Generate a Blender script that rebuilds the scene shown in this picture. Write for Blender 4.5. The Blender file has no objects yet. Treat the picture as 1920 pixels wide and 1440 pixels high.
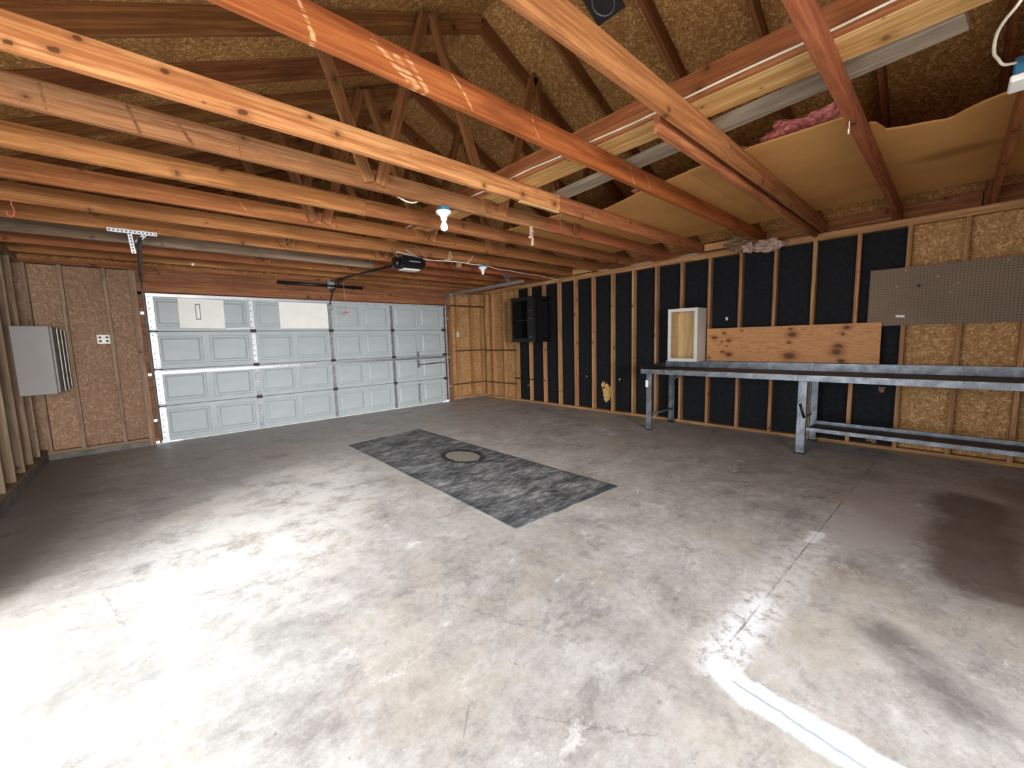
import bpy, bmesh, math, random
from mathutils import Vector, Matrix, Euler, noise
random.seed(7)
S = bpy.context.scene
C = S.collection
V = Vector

# ------------------------------------------------------------------ camera, world, light, exposure
cam = bpy.data.cameras.new('camera')
cam.sensor_fit = 'HORIZONTAL'; cam.sensor_width = 36; cam.lens = 753.34 / 1920 * 36
cam.clip_start = .05; cam.clip_end = 200
co = bpy.data.objects.new('camera', cam); C.objects.link(co)
co.location = (-6.0612, -7.5415, 1.3438)
co.rotation_euler = Euler((1.46143, .0275180, -.7427774), 'XYZ')
S.camera = co

w = bpy.data.worlds.new('sky'); S.world = w; w.use_nodes = True
w.node_tree.nodes['Background'].inputs[0].default_value = (.86, .93, 1, 1)
w.node_tree.nodes['Background'].inputs[1].default_value = 6.0

def area(name, loc, aim, size, power, col=(1, 1, 1), portal=False):
    L = bpy.data.lights.new(name, 'AREA'); L.shape = 'RECTANGLE'
    L.size, L.size_y = size; L.energy = power; L.color = col
    o = bpy.data.objects.new(name, L); C.objects.link(o); o.location = loc
    o.rotation_euler = (V(aim) - V(loc)).to_track_quat('-Z', 'Y').to_euler()
    if portal: L.cycles.is_portal = True
    return o
area('daylight_side_door', (-8.6, -7.3, 1.45), (-5.0, -3.8, .6), (2.2, 1.8), 38, (1, .985, .96))
area('daylight_back_door', (-6.5, -12.8, 1.75), (-4.9, -3.0, .9), (2.8, 1.8), 700, (1, .985, .96))
sk = area('added_floor_light', (-8.9, -6.6, 2.4), (-5.2, -4.1, 0), (1.2, .9), 17, (1, .99, .97)); sk.data.spread = math.radians(50)  # extra aimed lamp, added to brighten the floor left of the mat
area('portal_side', (-7.18, -5.7, 1.05), (0, -5.7, 1.05), (2.6, 2.1), 1, portal=True)
area('portal_back', (-5.65, -9.27, 1.05), (-5.65, 0, 1.05), (2.7, 2.1), 1, portal=True)

vs = S.view_settings
S.display_settings.display_device = 'sRGB'
vs.view_transform = 'Standard'; vs.look = 'None'; vs.gamma = 1; vs.use_curve_mapping = False
vs.exposure = 0.53

# ------------------------------------------------------------------ material helpers
class NT:
    def __init__(s, name, rough=.7, metal=0, spec=.5):
        m = bpy.data.materials.new(name); m.use_nodes = True
        s.m = m; s.t = m.node_tree; s.n = s.t.nodes; s.l = s.t.links
        s.b = s.n['Principled BSDF']
        s.b.inputs['Roughness'].default_value = rough; s.b.inputs['Metallic'].default_value = metal
        s.b.inputs['Specular IOR Level'].default_value = spec
    def new(s, t, **k):
        n = s.n.new(t)
        for a, v in k.items(): setattr(n, a, v)
        return n
    def put(s, sock, v):
        if hasattr(v, 'node'): s.l.new(v, sock)
        elif v is not None: sock.default_value = v
    def math(s, op, a, b=None, c=None, clamp=False):
        n = s.new('ShaderNodeMath', operation=op, use_clamp=clamp)
        s.put(n.inputs[0], a)
        if b is not None: s.put(n.inputs[1], b)
        if c is not None: s.put(n.inputs[2], c)
        return n.outputs[0]
    def coord(s, kind='Object'): return s.new('ShaderNodeTexCoord').outputs[kind]
    def rnd(s): return s.new('ShaderNodeObjectInfo').outputs['Random']
    def vmath(s, op, a, b):
        n = s.new('ShaderNodeVectorMath', operation=op); s.put(n.inputs[0], a); s.put(n.inputs[1], b); return n.outputs[0]
    def map(s, v, loc=(0,0,0), rot=(0,0,0), sc=(1,1,1)):
        n = s.new('ShaderNodeMapping'); s.put(n.inputs[0], v)
        n.inputs[1].default_value = loc; n.inputs[2].default_value = rot; n.inputs[3].default_value = sc
        return n.outputs[0]
    def noise(s, v, sc, det=4, rough=.55, dist=0):
        n = s.new('ShaderNodeTexNoise'); s.put(n.inputs['Vector'], v)
        n.inputs['Scale'].default_value = sc; n.inputs['Detail'].default_value = det
        n.inputs['Roughness'].default_value = rough; n.inputs['Distortion'].default_value = dist
        return n.outputs[0]
    def voro(s, v, sc, feat='F1', dim='3D', rand=1):
        n = s.new('ShaderNodeTexVoronoi', feature=feat, voronoi_dimensions=dim); s.put(n.inputs['Vector'], v)
        n.inputs['Scale'].default_value = sc; n.inputs['Randomness'].default_value = rand
        return n
    def ramp(s, f, stops, interp='LINEAR'):
        n = s.new('ShaderNodeValToRGB'); n.color_ramp.interpolation = interp; s.put(n.inputs[0], f)
        e = n.color_ramp.elements
        while len(e) < len(stops): e.new(.5)
        for el, (p, c) in zip(e, stops): el.position = p; el.color = (*c, 1) if len(c) == 3 else c
        return n.outputs[0]
    def rng(s, f, a, b, c=0, d=1, smooth=True):
        n = s.new('ShaderNodeMapRange', interpolation_type='SMOOTHSTEP' if smooth else 'LINEAR'); s.put(n.inputs[0], f)
        n.inputs[1].default_value = a; n.inputs[2].default_value = b; n.inputs[3].default_value = c; n.inputs[4].default_value = d
        return n.outputs[0]
    def mix(s, f, a, b, mode='MIX'):
        n = s.new('ShaderNodeMix', data_type='RGBA', blend_type=mode); s.put(n.inputs[0], f)
        for i, v in ((6, a), (7, b)):
            if isinstance(v, tuple) and len(v) == 3: v = (*v, 1)
            s.put(n.inputs[i], v)
        return n.outputs[2]
    def bump(s, h, st=.3, d=.01):
        n = s.new('ShaderNodeBump'); s.put(n.inputs['Height'], h)
        n.inputs['Strength'].default_value = st; n.inputs['Distance'].default_value = d
        s.l.new(n.outputs[0], s.b.inputs['Normal'])
    def col(s, c):
        if isinstance(c, tuple) and len(c) == 3: c = (*c, 1)
        s.put(s.b.inputs['Base Color'], c)
        return s.m

def wood(name, dark, light, var=.25, knots=1, rough=.75, stain=.5, big=1.0, own_knots=(), scars=()):
    t = NT(name, rough, spec=.25)
    r = t.rnd(); off = t.math('MULTIPLY', r, 37.0)
    cb = t.new('ShaderNodeCombineXYZ'); t.put(cb.inputs[0], off); t.put(cb.inputs[1], off); t.put(cb.inputs[2], off)
    v = t.vmath('ADD', t.coord(), cb.outputs[0])
    wob = t.noise(t.map(v, sc=(1.6, 5, 5)), 1, 2)
    fine = t.noise(t.map(v, sc=(2.5, 70, 70)), 1, 6, .65, .4)
    band = t.noise(t.map(v, sc=(.55, 13, 13)), 1, 4, .6, 1.2)
    g = t.math('ADD', t.math('MULTIPLY', fine, .5), t.math('MULTIPLY', band, .5))
    c = t.ramp(g, [(.36, tuple(x*.85 for x in dark)), (.46, dark), (.60, light)])
    # worn, dusty and darker blotches
    bl = t.noise(t.map(v, sc=(2.0*big, 5.5, 5.5)), 1, 8, .74, .3)
    c = t.mix(t.rng(bl, .50, .68, 0, stain), c, tuple(x*.52 for x in dark))
    c = t.mix(t.rng(bl, .46, .25, 0, stain*.55), c, tuple(min(1, x*1.25) for x in light))
    # saw and bark marks across the grain
    sp = t.new('ShaderNodeSeparateXYZ'); t.put(sp.inputs[0], v)
    if knots:
        xz = t.new('ShaderNodeCombineXYZ'); t.put(xz.inputs[0], sp.outputs[0]); t.put(xz.inputs[1], t.math('ADD', sp.outputs[2], sp.outputs[1]))
        wv = t.vmath('ADD', xz.outputs[0], t.mix(.5, (0,0,0), t.math('MULTIPLY', t.noise(v, 22, 3), .06)))
        vo = t.voro(wv, 3.4*knots, dim='2D')
        sc_ = t.new('ShaderNodeSeparateColor'); t.put(sc_.inputs[0], vo.outputs['Color'])
        d = t.math('DIVIDE', vo.outputs['Distance'], t.math('ADD', t.math('MULTIPLY', t.math('POWER', sc_.outputs[0], 2.0), .085), .012))
        k = t.rng(d, 1.0, .35, 0, .75)
        halo = t.rng(d, 2.6, .9, 0, .45)
        c = t.mix(halo, c, tuple(x*.6 for x in dark))
        c = t.mix(k, c, tuple(x*.20 for x in dark))
    if own_knots or scars:
        lv = t.coord(); wl_ = t.vmath('ADD', lv, t.mix(.5, (0,0,0), t.math('MULTIPLY', t.math('SUBTRACT', t.noise(lv, 16, 4, .7), .5), .05)))
        q = t.new('ShaderNodeSeparateXYZ'); t.put(q.inputs[0], wl_)
        for kx, kz, kr in own_knots:
            a_ = t.math('SUBTRACT', q.outputs[0], kx); b_ = t.math('SUBTRACT', q.outputs[2], kz)
            dd = t.math('SQRT', t.math('ADD', t.math('MULTIPLY', t.math('MULTIPLY', a_, a_), .45), t.math('MULTIPLY', b_, b_)))
            c = t.mix(t.rng(dd, kr*2.6, kr*.8, 0, .55), c, tuple(x*.75 for x in dark))
            c = t.mix(t.rng(dd, kr, kr*.55, 0, .85), c, tuple(x*.17 for x in dark))
        for (ax, az, bx, bz, wd, col_, al) in scars:
            dx, dz = bx-ax, bz-az; L2 = dx*dx+dz*dz
            px = t.math('SUBTRACT', q.outputs[0], ax); pz = t.math('SUBTRACT', q.outputs[2], az)
            h = t.math('DIVIDE', t.math('ADD', t.math('MULTIPLY', px, dx), t.math('MULTIPLY', pz, dz)), L2, clamp=True)
            qx = t.math('SUBTRACT', px, t.math('MULTIPLY', h, dx)); qz = t.math('SUBTRACT', pz, t.math('MULTIPLY', h, dz))
            dd = t.math('SQRT', t.math('ADD', t.math('MULTIPLY', qx, qx), t.math('MULTIPLY', qz, qz)))
            c = t.mix(t.math('MULTIPLY', t.rng(dd, wd, wd*.3, 0, al), t.rng(fine, .42, .56)), c, col_)
    br = t.rng(r, 0, 1, 1-var, 1+var*.6, False)
    hs = t.new('ShaderNodeHueSaturation'); t.put(hs.inputs['Color'], c); t.put(hs.inputs['Value'], br)
    t.put(hs.inputs['Hue'], t.rng(t.math('FRACT', t.math('MULTIPLY', r, 7.3)), 0, 1, .492, .508, False))
    t.bump(fine, .25, .004)
    return t.col(hs.outputs[0])

def osb(name, dark, mid, light, scale=1.0, var=.12):
    t = NT(name, .8, spec=.2)
    r = t.rnd(); off = t.math('MULTIPLY', r, 53.0)
    cb = t.new('ShaderNodeCombineXYZ'); t.put(cb.inputs[0], off); t.put(cb.inputs[1], off)
    v0 = t.vmath('ADD', t.coord(), cb.outputs[0])
    # strands: stretched cells laid in several directions; local X,Y is the sheet plane
    outs = []
    for i, (ang, sx, sy) in enumerate([(.35, 22, 58), (1.1, 26, 66), (1.9, 23, 60), (2.7, 28, 74)]):
        v = t.map(t.map(v0, (i*3.7, i*1.9, 0), (0, 0, ang)), sc=(sx*scale, sy*scale, .01))
        vo = t.voro(t.vmath('ADD', v, t.mix(.6, (0,0,0), t.noise(v, .8, 1))), 1, dim='2D')
        sp = t.new('ShaderNodeSeparateColor'); t.put(sp.inputs[0], vo.outputs['Color'])
        outs.append((sp.outputs[0], sp.outputs[1]))
    val, pr = outs[0]
    for b, q in outs[1:]:
        m = t.math('GREATER_THAN', q, pr)
        val = t.math('ADD', t.math('MULTIPLY', b, m), t.math('MULTIPLY', val, t.math('SUBTRACT', 1, m)))
        pr = t.math('MAXIMUM', q, pr)
    gr = t.noise(t.map(v0, sc=(1, 1, .05)), 120*scale, 3, .7)
    val = t.math('ADD', t.math('MULTIPLY', val, .8), t.math('MULTIPLY', gr, .3))
    c = t.ramp(val, [(.08, dark), (.30, mid), (.62, mid), (.95, light)])
    c = t.mix(t.rng(t.noise(v0, 1.3, 3), .45, .75, 0, .35), c, tuple(x*.7 for x in mid))
    hs = t.new('ShaderNodeHueSaturation'); t.put(hs.inputs['Color'], c)
    t.put(hs.inputs['Value'], t.rng(r, 0, 1, 1-var, 1+var, False))
    t.bump(val, .35, .004)
    return t.col(hs.outputs[0])

def plain(name, c, rough=.6, metal=0, var=.15, scale=8, bump=.0, spec=.5):
    t = NT(name, rough, metal, spec)
    n = t.noise(t.coord(), scale, 5, .6)
    out = t.mix(t.rng(n, .3, .7), tuple(x*(1-var) for x in c), tuple(min(1, x*(1+var)) for x in c))
    if bump: t.bump(n, bump, .004)
    return t.col(out)

M = {}
SC = (.80, .42, .20); DK = (.10, .032, .014)
M['fir_light'] = wood('fir_light', (.38, .145, .042), (.66, .335, .125), .05, .8, stain=.35,
    own_knots=[(-1.08, -.022, .016), (-1.01, .05, .013), (-.735, .035, .014), (-.445, -.045, .018), (-1.2, -.05, .012), (-.60, -.05, .005), (-.12, .04, .012)])
M['fir_orange'] = wood('fir_orange', (.28, .072, .018), (.44, .135, .036), .04, .6, stain=.55,
    scars=[(-1.985, .05, -1.945, -.05, .011, SC, .8), (-1.945, -.05, -1.94, -.08, .014, SC, .7), (-1.70, .045, -1.55, -.055, .016, SC, .85), (-1.60, .02, -1.50, -.07, .018, SC, .8),
           (-1.55, .04, -1.45, -.065, .016, SC, .8), (-1.30, .06, -1.23, .0, .008, SC, .75), (-1.23, .0, -1.19, -.06, .010, SC, .75), (-.75, .05, -.70, -.05, .007, SC, .5), (.3, .05, .36, -.06, .012, SC, .5), (.55, .04, .6, -.05, .01, SC, .4)])
M['fir_marked'] = wood('fir_marked', (.26, .098, .040), (.43, .20, .092), .05, .7, stain=.5,
    scars=[(-1.385, .06, -1.375, -.06, .008, DK, .6), (-1.08, .06, -1.04, -.06, .012, DK, .85), (-.89, .065, -.82, -.06, .013, DK, .85), (-.595, .05, -.58, -.06, .006, DK, .7),
           (-1.9, .03, -.2, .02, .03, (.62, .36, .21), .25)])
M['fir_orange2'] = wood('fir_warm', (.30, .105, .034), (.50, .205, .074), .06, 1)
M['fir_tan'] = wood('fir_tan', (.30, .108, .036), (.50, .21, .078), .06, 1)
M['fir_brown'] = wood('fir_brown', (.27, .10, .034), (.45, .19, .072), .12, 1)
M['fir_red'] = wood('fir_red', (.26, .082, .028), (.42, .155, .058), .12, .8,
    scars=[(.5, .05, .56, -.05, .007, SC, .45), (.9, .05, .95, -.04, .006, SC, .4), (1.6, .05, 1.66, -.05, .008, SC, .4)])
M['fir_grey'] = wood('fir_grey', (.19, .125, .085), (.32, .225, .155), .12, 1)
M['rafter'] = wood('rafter', (.20, .075, .024), (.35, .15, .052), .18, .8)
M['web'] = wood('web', (.25, .095, .034), (.44, .195, .078), .22, .6)
M['stud'] = wood('stud', (.40, .195, .08), (.64, .36, .17), .14, 1.1, stain=.3)
M['stud_shaded'] = wood('stud_shaded', (.25, .165, .105), (.40, .28, .185), .12, 1)  # shaded copy of the stud wood, left side dimness put into the colour
M['header'] = wood('header', (.22, .085, .034), (.38, .17, .075), .14, .8)
M['plank_pale'] = wood('plank_pale', (.52, .27, .085), (.82, .53, .24), .08, .9, stain=.25)
M['plank_grey'] = wood('plank_grey', (.27, .21, .155), (.46, .375, .29), .1, 0)
M['wire_white'] = plain('cable_sheath', (.80, .72, .58), .5)
M['osb_roof'] = osb('osb_roof', (.15, .062, .018), (.37, .182, .058), (.68, .41, .17), 1.35)
M['osb_wall'] = osb('osb_wall', (.20, .09, .030), (.41, .218, .085), (.68, .44, .21), 1.3)
M['osb_shaded'] = osb('osb_left_shaded', (.20, .112, .070), (.32, .19, .12), (.50, .33, .215), 1.3)  # left strand board, its shade put into a darker, greyer colour
M['black_board'] = plain('asphalt_fibreboard', (.0085, .0095, .012), .75, 0, .35, 22, .15, .25)
M['galv'] = plain('galvanised_steel', (.55, .56, .57), .42, .85, .25, 30)
M['galv_dull'] = plain('dull_steel', (.33, .34, .36), .5, .7, .3, 14)
M['old_steel'] = plain('old_steel', (.10, .085, .075), .6, .4, .3, 14)
M['zinc_white'] = plain('zinc_white', (.60, .62, .65), .38, .35, .12, 20)
M['black_steel'] = plain('black_steel', (.012, .011, .012), .4, .3, .3, 20)
M['black_gloss'] = plain('black_gloss', (.008, .008, .009), .18, 0, .2, 6)
M['black_wood'] = plain('black_painted_wood', (.006, .006, .007), .5, 0, .3, 20)
M['door_paint'] = plain('door_paint', (.45, .495, .505), .5, 0, .05, 3, 0, .4)
M['sheet_white'] = plain('white_sheet', (.95, .94, .90), .7, 0, .03, 5)
M['cab_white'] = plain('cabinet_white', (.78, .76, .71), .5, 0, .04, 4)
M['cab_grey'] = plain('cabinet_grey', (.25, .225, .215), .5, 0, .06, 3)
M['porcelain'] = plain('porcelain', (.93, .93, .90), .25, 0, .02, 4)
M['blue_plastic'] = plain('blue_plastic', (.035, .17, .30), .45, 0, .15, 9)
M['red_plastic'] = plain('red_plastic', (.75, .16, .09), .45, 0, .1, 9)
M['outlet'] = plain('outlet_plastic', (.80, .76, .66), .4, 0, .05, 9)
M['slot'] = plain('slot_dark', (.03, .03, .03), .6)
M['pink_wool'] = plain('pink_glass_wool', (.62, .22, .20), .95, 0, .45, 38, .6, .1)
M['pale_wool'] = plain('pale_glass_wool', (.55, .38, .32), .95, 0, .4, 38, .6, .1)
M['kraft'] = plain('kraft_paper', (.26, .15, .08), .8, 0, .3, 14, .3)
M['dark_strip'] = plain('dark_brown_strip', (.095, .036, .012), .7, 0, .3, 10)
M['rope'] = plain('rope', (.35, .25, .18), .8)
M['torn'] = plain('torn_fibre', (.62, .38, .14), .9, 0, .4, 30, .5)
M['tag'] = plain('paper_tag', (.88, .87, .84), .7, 0, .02, 9)

# tan ceiling sheet; the one at the far right carries a brown water stain
def tan(name, stain=None):
    t = NT(name, .75, spec=.2)
    v = t.coord()
    n = t.noise(v, 1.6, 4); f = t.noise(v, 90, 3, .7)
    c = t.mix(t.rng(n, .35, .7), (.62, .32, .105), (.52, .26, .08))
    c = t.mix(t.rng(f, .4, .7, 0, .18), c, (.3, .17, .06))
    c = t.mix(t.rng(t.noise(t.map(v, (3, 1, 0), sc=(1.5, .35, 1)), 1.2, 2), .62, .70, 0, .18), c, (.23, .115, .038))
    if stain:
        w_ = t.vmath('ADD', t.map(v, (-stain[0], -stain[1], 0), sc=(1.0, .45, 0)), t.mix(.5, (0,0,0), t.math('MULTIPLY', t.math('SUBTRACT', t.noise(v, 5, 4), .5), .08)))
        dd = t.new('ShaderNodeVectorMath', operation='LENGTH'); t.put(dd.inputs[0], w_)
        c = t.mix(t.rng(dd.outputs['Value'], .17, .04, 0, .65), c, (.20, .085, .025))
    return t.col(c)
M['tan_board'] = tan('tan_ceiling_board')

# knotty plywood leaning on the bench
t = NT('knotty_plywood', .6, spec=.3)
v = t.coord()
dn = t.noise(v, 2.2, 2)
vv = t.vmath('ADD', v, t.mix(.5, (0,0,0), t.math('MULTIPLY', dn, .1)))
ring = t.noise(t.map(vv, sc=(1.1, 9, 9)), 1, 3, .5, 2.2)
rr = t.math('PINGPONG', t.math('MULTIPLY', ring, 9), .5)
c = t.ramp(t.math('MULTIPLY', rr, 2), [(.0, (.44, .17, .055)), (.35, (.60, .27, .10)), (.7, (.68, .34, .135)), (1, (.62, .29, .11))])
c = t.mix(t.rng(t.noise(t.map(v, sc=(6, 120, 120)), 1, 4), .3, .7, 0, .35), c, (.74, .42, .19))
for kx, ky, kr in [(-.83,.10,.045),(-.70,.16,.032),(-.64,.055,.04),(-.73,.04,.022),(-.66,-.02,.02),(-.72,-.10,.035),(-.64,-.135,.055),(-.48,.19,.02),
                   (.10,.12,.065),(.08,.19,.03),(.07,.02,.032),(.08,-.15,.085),(.56,-.03,.06),(.55,-.10,.07),(.60,.11,.03),(.63,.185,.05),(.60,-.21,.05),(-.9,-.19,.03)]:
    dd = t.new('ShaderNodeVectorMath', operation='LENGTH')
    wob = t.vmath('ADD', t.map(v, (kx*.8, -ky*1.15, 0), sc=(.8, 1.15, 0)), t.mix(.5, (0,0,0), t.math('MULTIPLY', t.math('SUBTRACT', t.noise(v, 18, 2), .5), .06)))
    t.put(dd.inputs[0], wob); d = dd.outputs['Value']
    c = t.mix(t.rng(d, kr*1.5, kr*.6, 0, .55), c, (.34, .12, .035))
    c = t.mix(t.rng(d, kr*.75, kr*.3, 0, .85), c, (.10, .03, .012))
M['knotty_ply'] = t.col(c)

# perforated hardboard
t = NT('pegboard', .7, spec=.25)
v = t.coord()
sp = t.new('ShaderNodeSeparateXYZ'); t.put(sp.inputs[0], v)
fx = t.math('SUBTRACT', t.math('FRACT', t.math('DIVIDE', sp.outputs[0], .0254)), .5)
fy = t.math('SUBTRACT', t.math('FRACT', t.math('DIVIDE', sp.outputs[1], .0254)), .5)
d = t.math('SQRT', t.math('ADD', t.math('MULTIPLY', fx, fx), t.math('MULTIPLY', fy, fy)))
c = t.mix(t.rng(t.noise(v, 2, 4), .3, .7), (.26, .19, .13), (.22, .158, .108))
c = t.mix(t.rng(d, .20, .13), c, (.07, .045, .03))
M['pegboard'] = t.col(c)

# bench top
t = NT('dark_bench_top', .55, spec=.4)
v = t.coord(); n = t.noise(t.map(v, sc=(2, 12, 1)), 1, 5, .65)
c = t.mix(t.rng(n, .35, .7), (.030, .016, .011), (.085, .055, .040))
c = t.mix(t.rng(t.noise(v, 5, 4), .6, .75, 0, .5), c, (.17, .14, .12))
M['bench_top'] = t.col(c)
t = NT('grey_bench_steel', .42, .55, .5)
v = t.coord(); n = t.noise(v, 7, 5, .7)
c = t.mix(t.rng(n, .35, .68), (.15, .165, .185), (.31, .335, .37))
c = t.mix(t.rng(t.noise(v, 23, 4), .62, .72, 0, .7), c, (.12, .10, .09))
M['bench_steel'] = t.col(c)

# dark rubber mat with dusty wear
t = NT('worn_mat', .7, spec=.3)
v = t.coord()
n1 = t.noise(t.map(v, sc=(1, 2.2, 1)), 2.2, 8, .72, .6); n2 = t.noise(t.map(v, sc=(1, 2.5, 1)), 9, 6, .75, .5)
s_ = t.math('ADD', t.math('MULTIPLY', n1, .55), t.math('MULTIPLY', n2, .45))
c = t.ramp(s_, [(.38, (.025, .029, .034)), (.46, (.085, .092, .098)), (.53, (.20, .205, .21)), (.63, (.45, .445, .43))])
sp = t.new('ShaderNodeSeparateXYZ'); t.put(sp.inputs[0], v)
# dark worn border on the long and short edges
ex = t.math('ABSOLUTE', sp.outputs[0]); ey = t.math('ABSOLUTE', sp.outputs[1])
c = t.mix(t.rng(ex, .50, .60, 0, .55), c, (.035, .04, .045)); c = t.mix(t.rng(ey, 1.66, 1.775, 0, .7), c, (.03, .035, .04))
dd = t.new('ShaderNodeVectorMath', operation='LENGTH')
wv = t.vmath('ADD', t.map(v, (-.19, -.04, 0), sc=(1.0, .68, 0)), t.mix(.5, (0,0,0), t.math('MULTIPLY', t.math('SUBTRACT', t.noise(v, 7, 5, .7), .5), .22)))
t.put(dd.inputs[0], wv); d = dd.outputs['Value']
ringm = t.math('MULTIPLY', t.rng(d, .14, .175), t.rng(d, .26, .20))
c = t.mix(t.math('MULTIPLY', ringm, t.rng(n2, .40, .55, .35, 1)), c, (.006, .006, .007))
c = t.mix(t.rng(d, .18, .155), c, (.27, .255, .205))
M['mat'] = t.col(c)
t.bump(s_, .3, .004)

# concrete floor: blotches, powdery bands along the control joint, wet-dark stains, scratches, painted light and shade
t = NT('concrete_floor', .55, spec=.42)
v = t.coord()
def seg(ax, ay, bx, by, wn=.10, sc=5.0):
    """distance from the floor point to a segment, with a ragged edge"""
    nv = t.vmath('ADD', v, t.mix(.5, (0,0,0), t.math('MULTIPLY', t.math('SUBTRACT', t.noise(v, sc, 5, .7), .5), wn*4)))
    p = t.new('ShaderNodeSeparateXYZ'); t.put(p.inputs[0], nv)
    dx, dy = bx-ax, by-ay; L2 = dx*dx+dy*dy
    px = t.math('SUBTRACT', p.outputs[0], ax); py = t.math('SUBTRACT', p.outputs[1], ay)
    h = t.math('DIVIDE', t.math('ADD', t.math('MULTIPLY', px, dx), t.math('MULTIPLY', py, dy)), L2, clamp=True)
    qx = t.math('SUBTRACT', px, t.math('MULTIPLY', h, dx)); qy = t.math('SUBTRACT', py, t.math('MULTIPLY', h, dy))
    return t.math('SQRT', t.math('ADD', t.math('MULTIPLY', qx, qx), t.math('MULTIPLY', qy, qy)))
a1 = t.noise(v, .9, 5, .6, .3); a2 = t.noise(t.map(v, (4, 2, 0)), 3.2, 10, .78, .25); a3 = t.noise(v, 17, 8, .8); a4 = t.noise(v, 75, 6, .8)
s_ = t.math('ADD', t.math('ADD', t.math('MULTIPLY', a1, .16), t.math('MULTIPLY', a2, .40)), t.math('ADD', t.math('MULTIPLY', a3, .28), t.math('MULTIPLY', a4, .16)))
c = t.ramp(s_, [(.37, (.185, .170, .158)), (.44, (.32, .300, .280)), (.50, (.43, .412, .39)), (.56, (.53, .52, .50)), (.64, (.68, .675, .66))])
# warm beige areas towards the camera, grey patches, pale scuffs
c = t.mix(t.rng(t.noise(t.map(v, (1, 5, 0)), 1.1, 6, .7), .48, .62, 0, .35), c, (.50, .42, .33), 'MULTIPLY' if False else 'MIX')
g1 = t.noise(t.map(v, (9, 3, 0), (0, 0, .6), (1, 1.7, 1)), 1.7, 10, .80, .25)
c = t.mix(t.rng(g1, .53, .66, 0, .6), c, (.165, .16, .16))
g2 = t.noise(t.map(v, (2, 7, 0), (0, 0, -.5), (1, 1.5, 1)), 2.9, 10, .84, .2)
c = t.mix(t.rng(g2, .555, .66, 0, .75), c, (.70, .69, .67))
g4 = t.noise(t.map(v, (5, 1, 0)), 11, 10, .86, .3)
c = t.mix(t.rng(g4, .585, .64, 0, .6), c, (.12, .095, .08)); c = t.mix(t.rng(g4, .40, .345, 0, .5), c, (.72, .70, .67))
g3 = t.voro(t.vmath('ADD', v, t.mix(.5, (0,0,0), a3)), 9)
c = t.mix(t.math('MULTIPLY', t.rng(g3.outputs['Distance'], .15, .07, 0, .7), t.rng(a2, .5, .58)), c, (.085, .072, .065))
# dusty pale wear left of the mat, with the daylight pool painted in
c = t.mix(t.math('MULTIPLY', t.rng(seg(-5.6, -4.4, -5.0, -3.4, .16, 2.5), 1.0, .25, 0, .75), t.rng(a2, .36, .56)), c, (.72, .71, .68))
c = t.mix(t.math('MULTIPLY', t.rng(seg(-6.35, -5.0, -5.9, -5.6, .12, 3), .5, .15, 0, .5), t.rng(a2, .62, .4)), c, (.30, .31, .29))
# control joint along Y = -7 with powdery salt, then the painted strip
c = t.mix(t.math('MULTIPLY', t.rng(seg(-2.9, -7.04, -4.4, -6.95, .07, 14), .19, .02, 0, .75), t.rng(a3, .36, .56)), c, (.66, .645, .63))
c = t.mix(t.rng(seg(-2.84, -7.02, -3.0, -7.0, .05, 14), .05, .02, 0, .9), c, (.85, .86, .87))
c = t.mix(t.math('MULTIPLY', t.rng(seg(-3.9, -6.98, -4.45, -6.97, .07, 16), .13, .01, 0, .9), t.rng(a3, .40, .52)), c, (.82, .84, .87))
c = t.mix(t.rng(seg(-4.46, -7.0, -4.52, -7.12, .05, 12), .075, .045, 0, 1), c, (.76, .80, .86))
c = t.mix(t.rng(seg(-4.50, -7.12, -4.56, -8.3, .035, 9), .080, .055, 0, 1), c, (.70, .78, .88))
c = t.mix(t.rng(seg(-4.49, -7.05, -4.58, -7.8, .015, 16), .008, .003, 0, .7), c, (.30, .31, .33))
c = t.mix(t.rng(seg(-1.5, -7.13, -2.78, -7.17, .05, 9), .135, .11, 0, .55), c, (.50, .46, .455))
c = t.mix(t.rng(seg(-1.95, -7.33, -2.72, -7.30, .06, 9), .15, .125, 0, .5), c, (.50, .46, .455))
# damp brown staining plus painted shade in the rear right of the slab
c = t.mix(t.rng(seg(-1.5, -7.72, -2.9, -7.72, .16, 4), .30, .10, 0, .75), c, (.105, .070, .048))
c = t.mix(t.math('MULTIPLY', t.rng(seg(-3.75, -7.42, -4.05, -7.68, .12, 5), .17, .02, 0, .75), t.rng(a2, .35, .55)), c, (.10, .092, .085))
c = t.mix(t.rng(seg(-1.0, -8.4, -4.0, -8.7, .25, 2), .80, .2, 0, .6), c, (.13, .09, .065))
# painted shade, some dirt: foot of the big door and along left wall
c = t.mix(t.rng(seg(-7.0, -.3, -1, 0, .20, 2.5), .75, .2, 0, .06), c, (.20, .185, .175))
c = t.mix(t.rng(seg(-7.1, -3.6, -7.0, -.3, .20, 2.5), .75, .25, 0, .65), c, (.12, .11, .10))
# pale scuffs near the bench
c = t.mix(t.math('MULTIPLY', t.rng(seg(-1.1, -4.0, -1.35, -4.45, .12, 9), .14, .03, 0, 1), t.rng(a3, .45, .6)), c, (.72, .76, .80))
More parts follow.
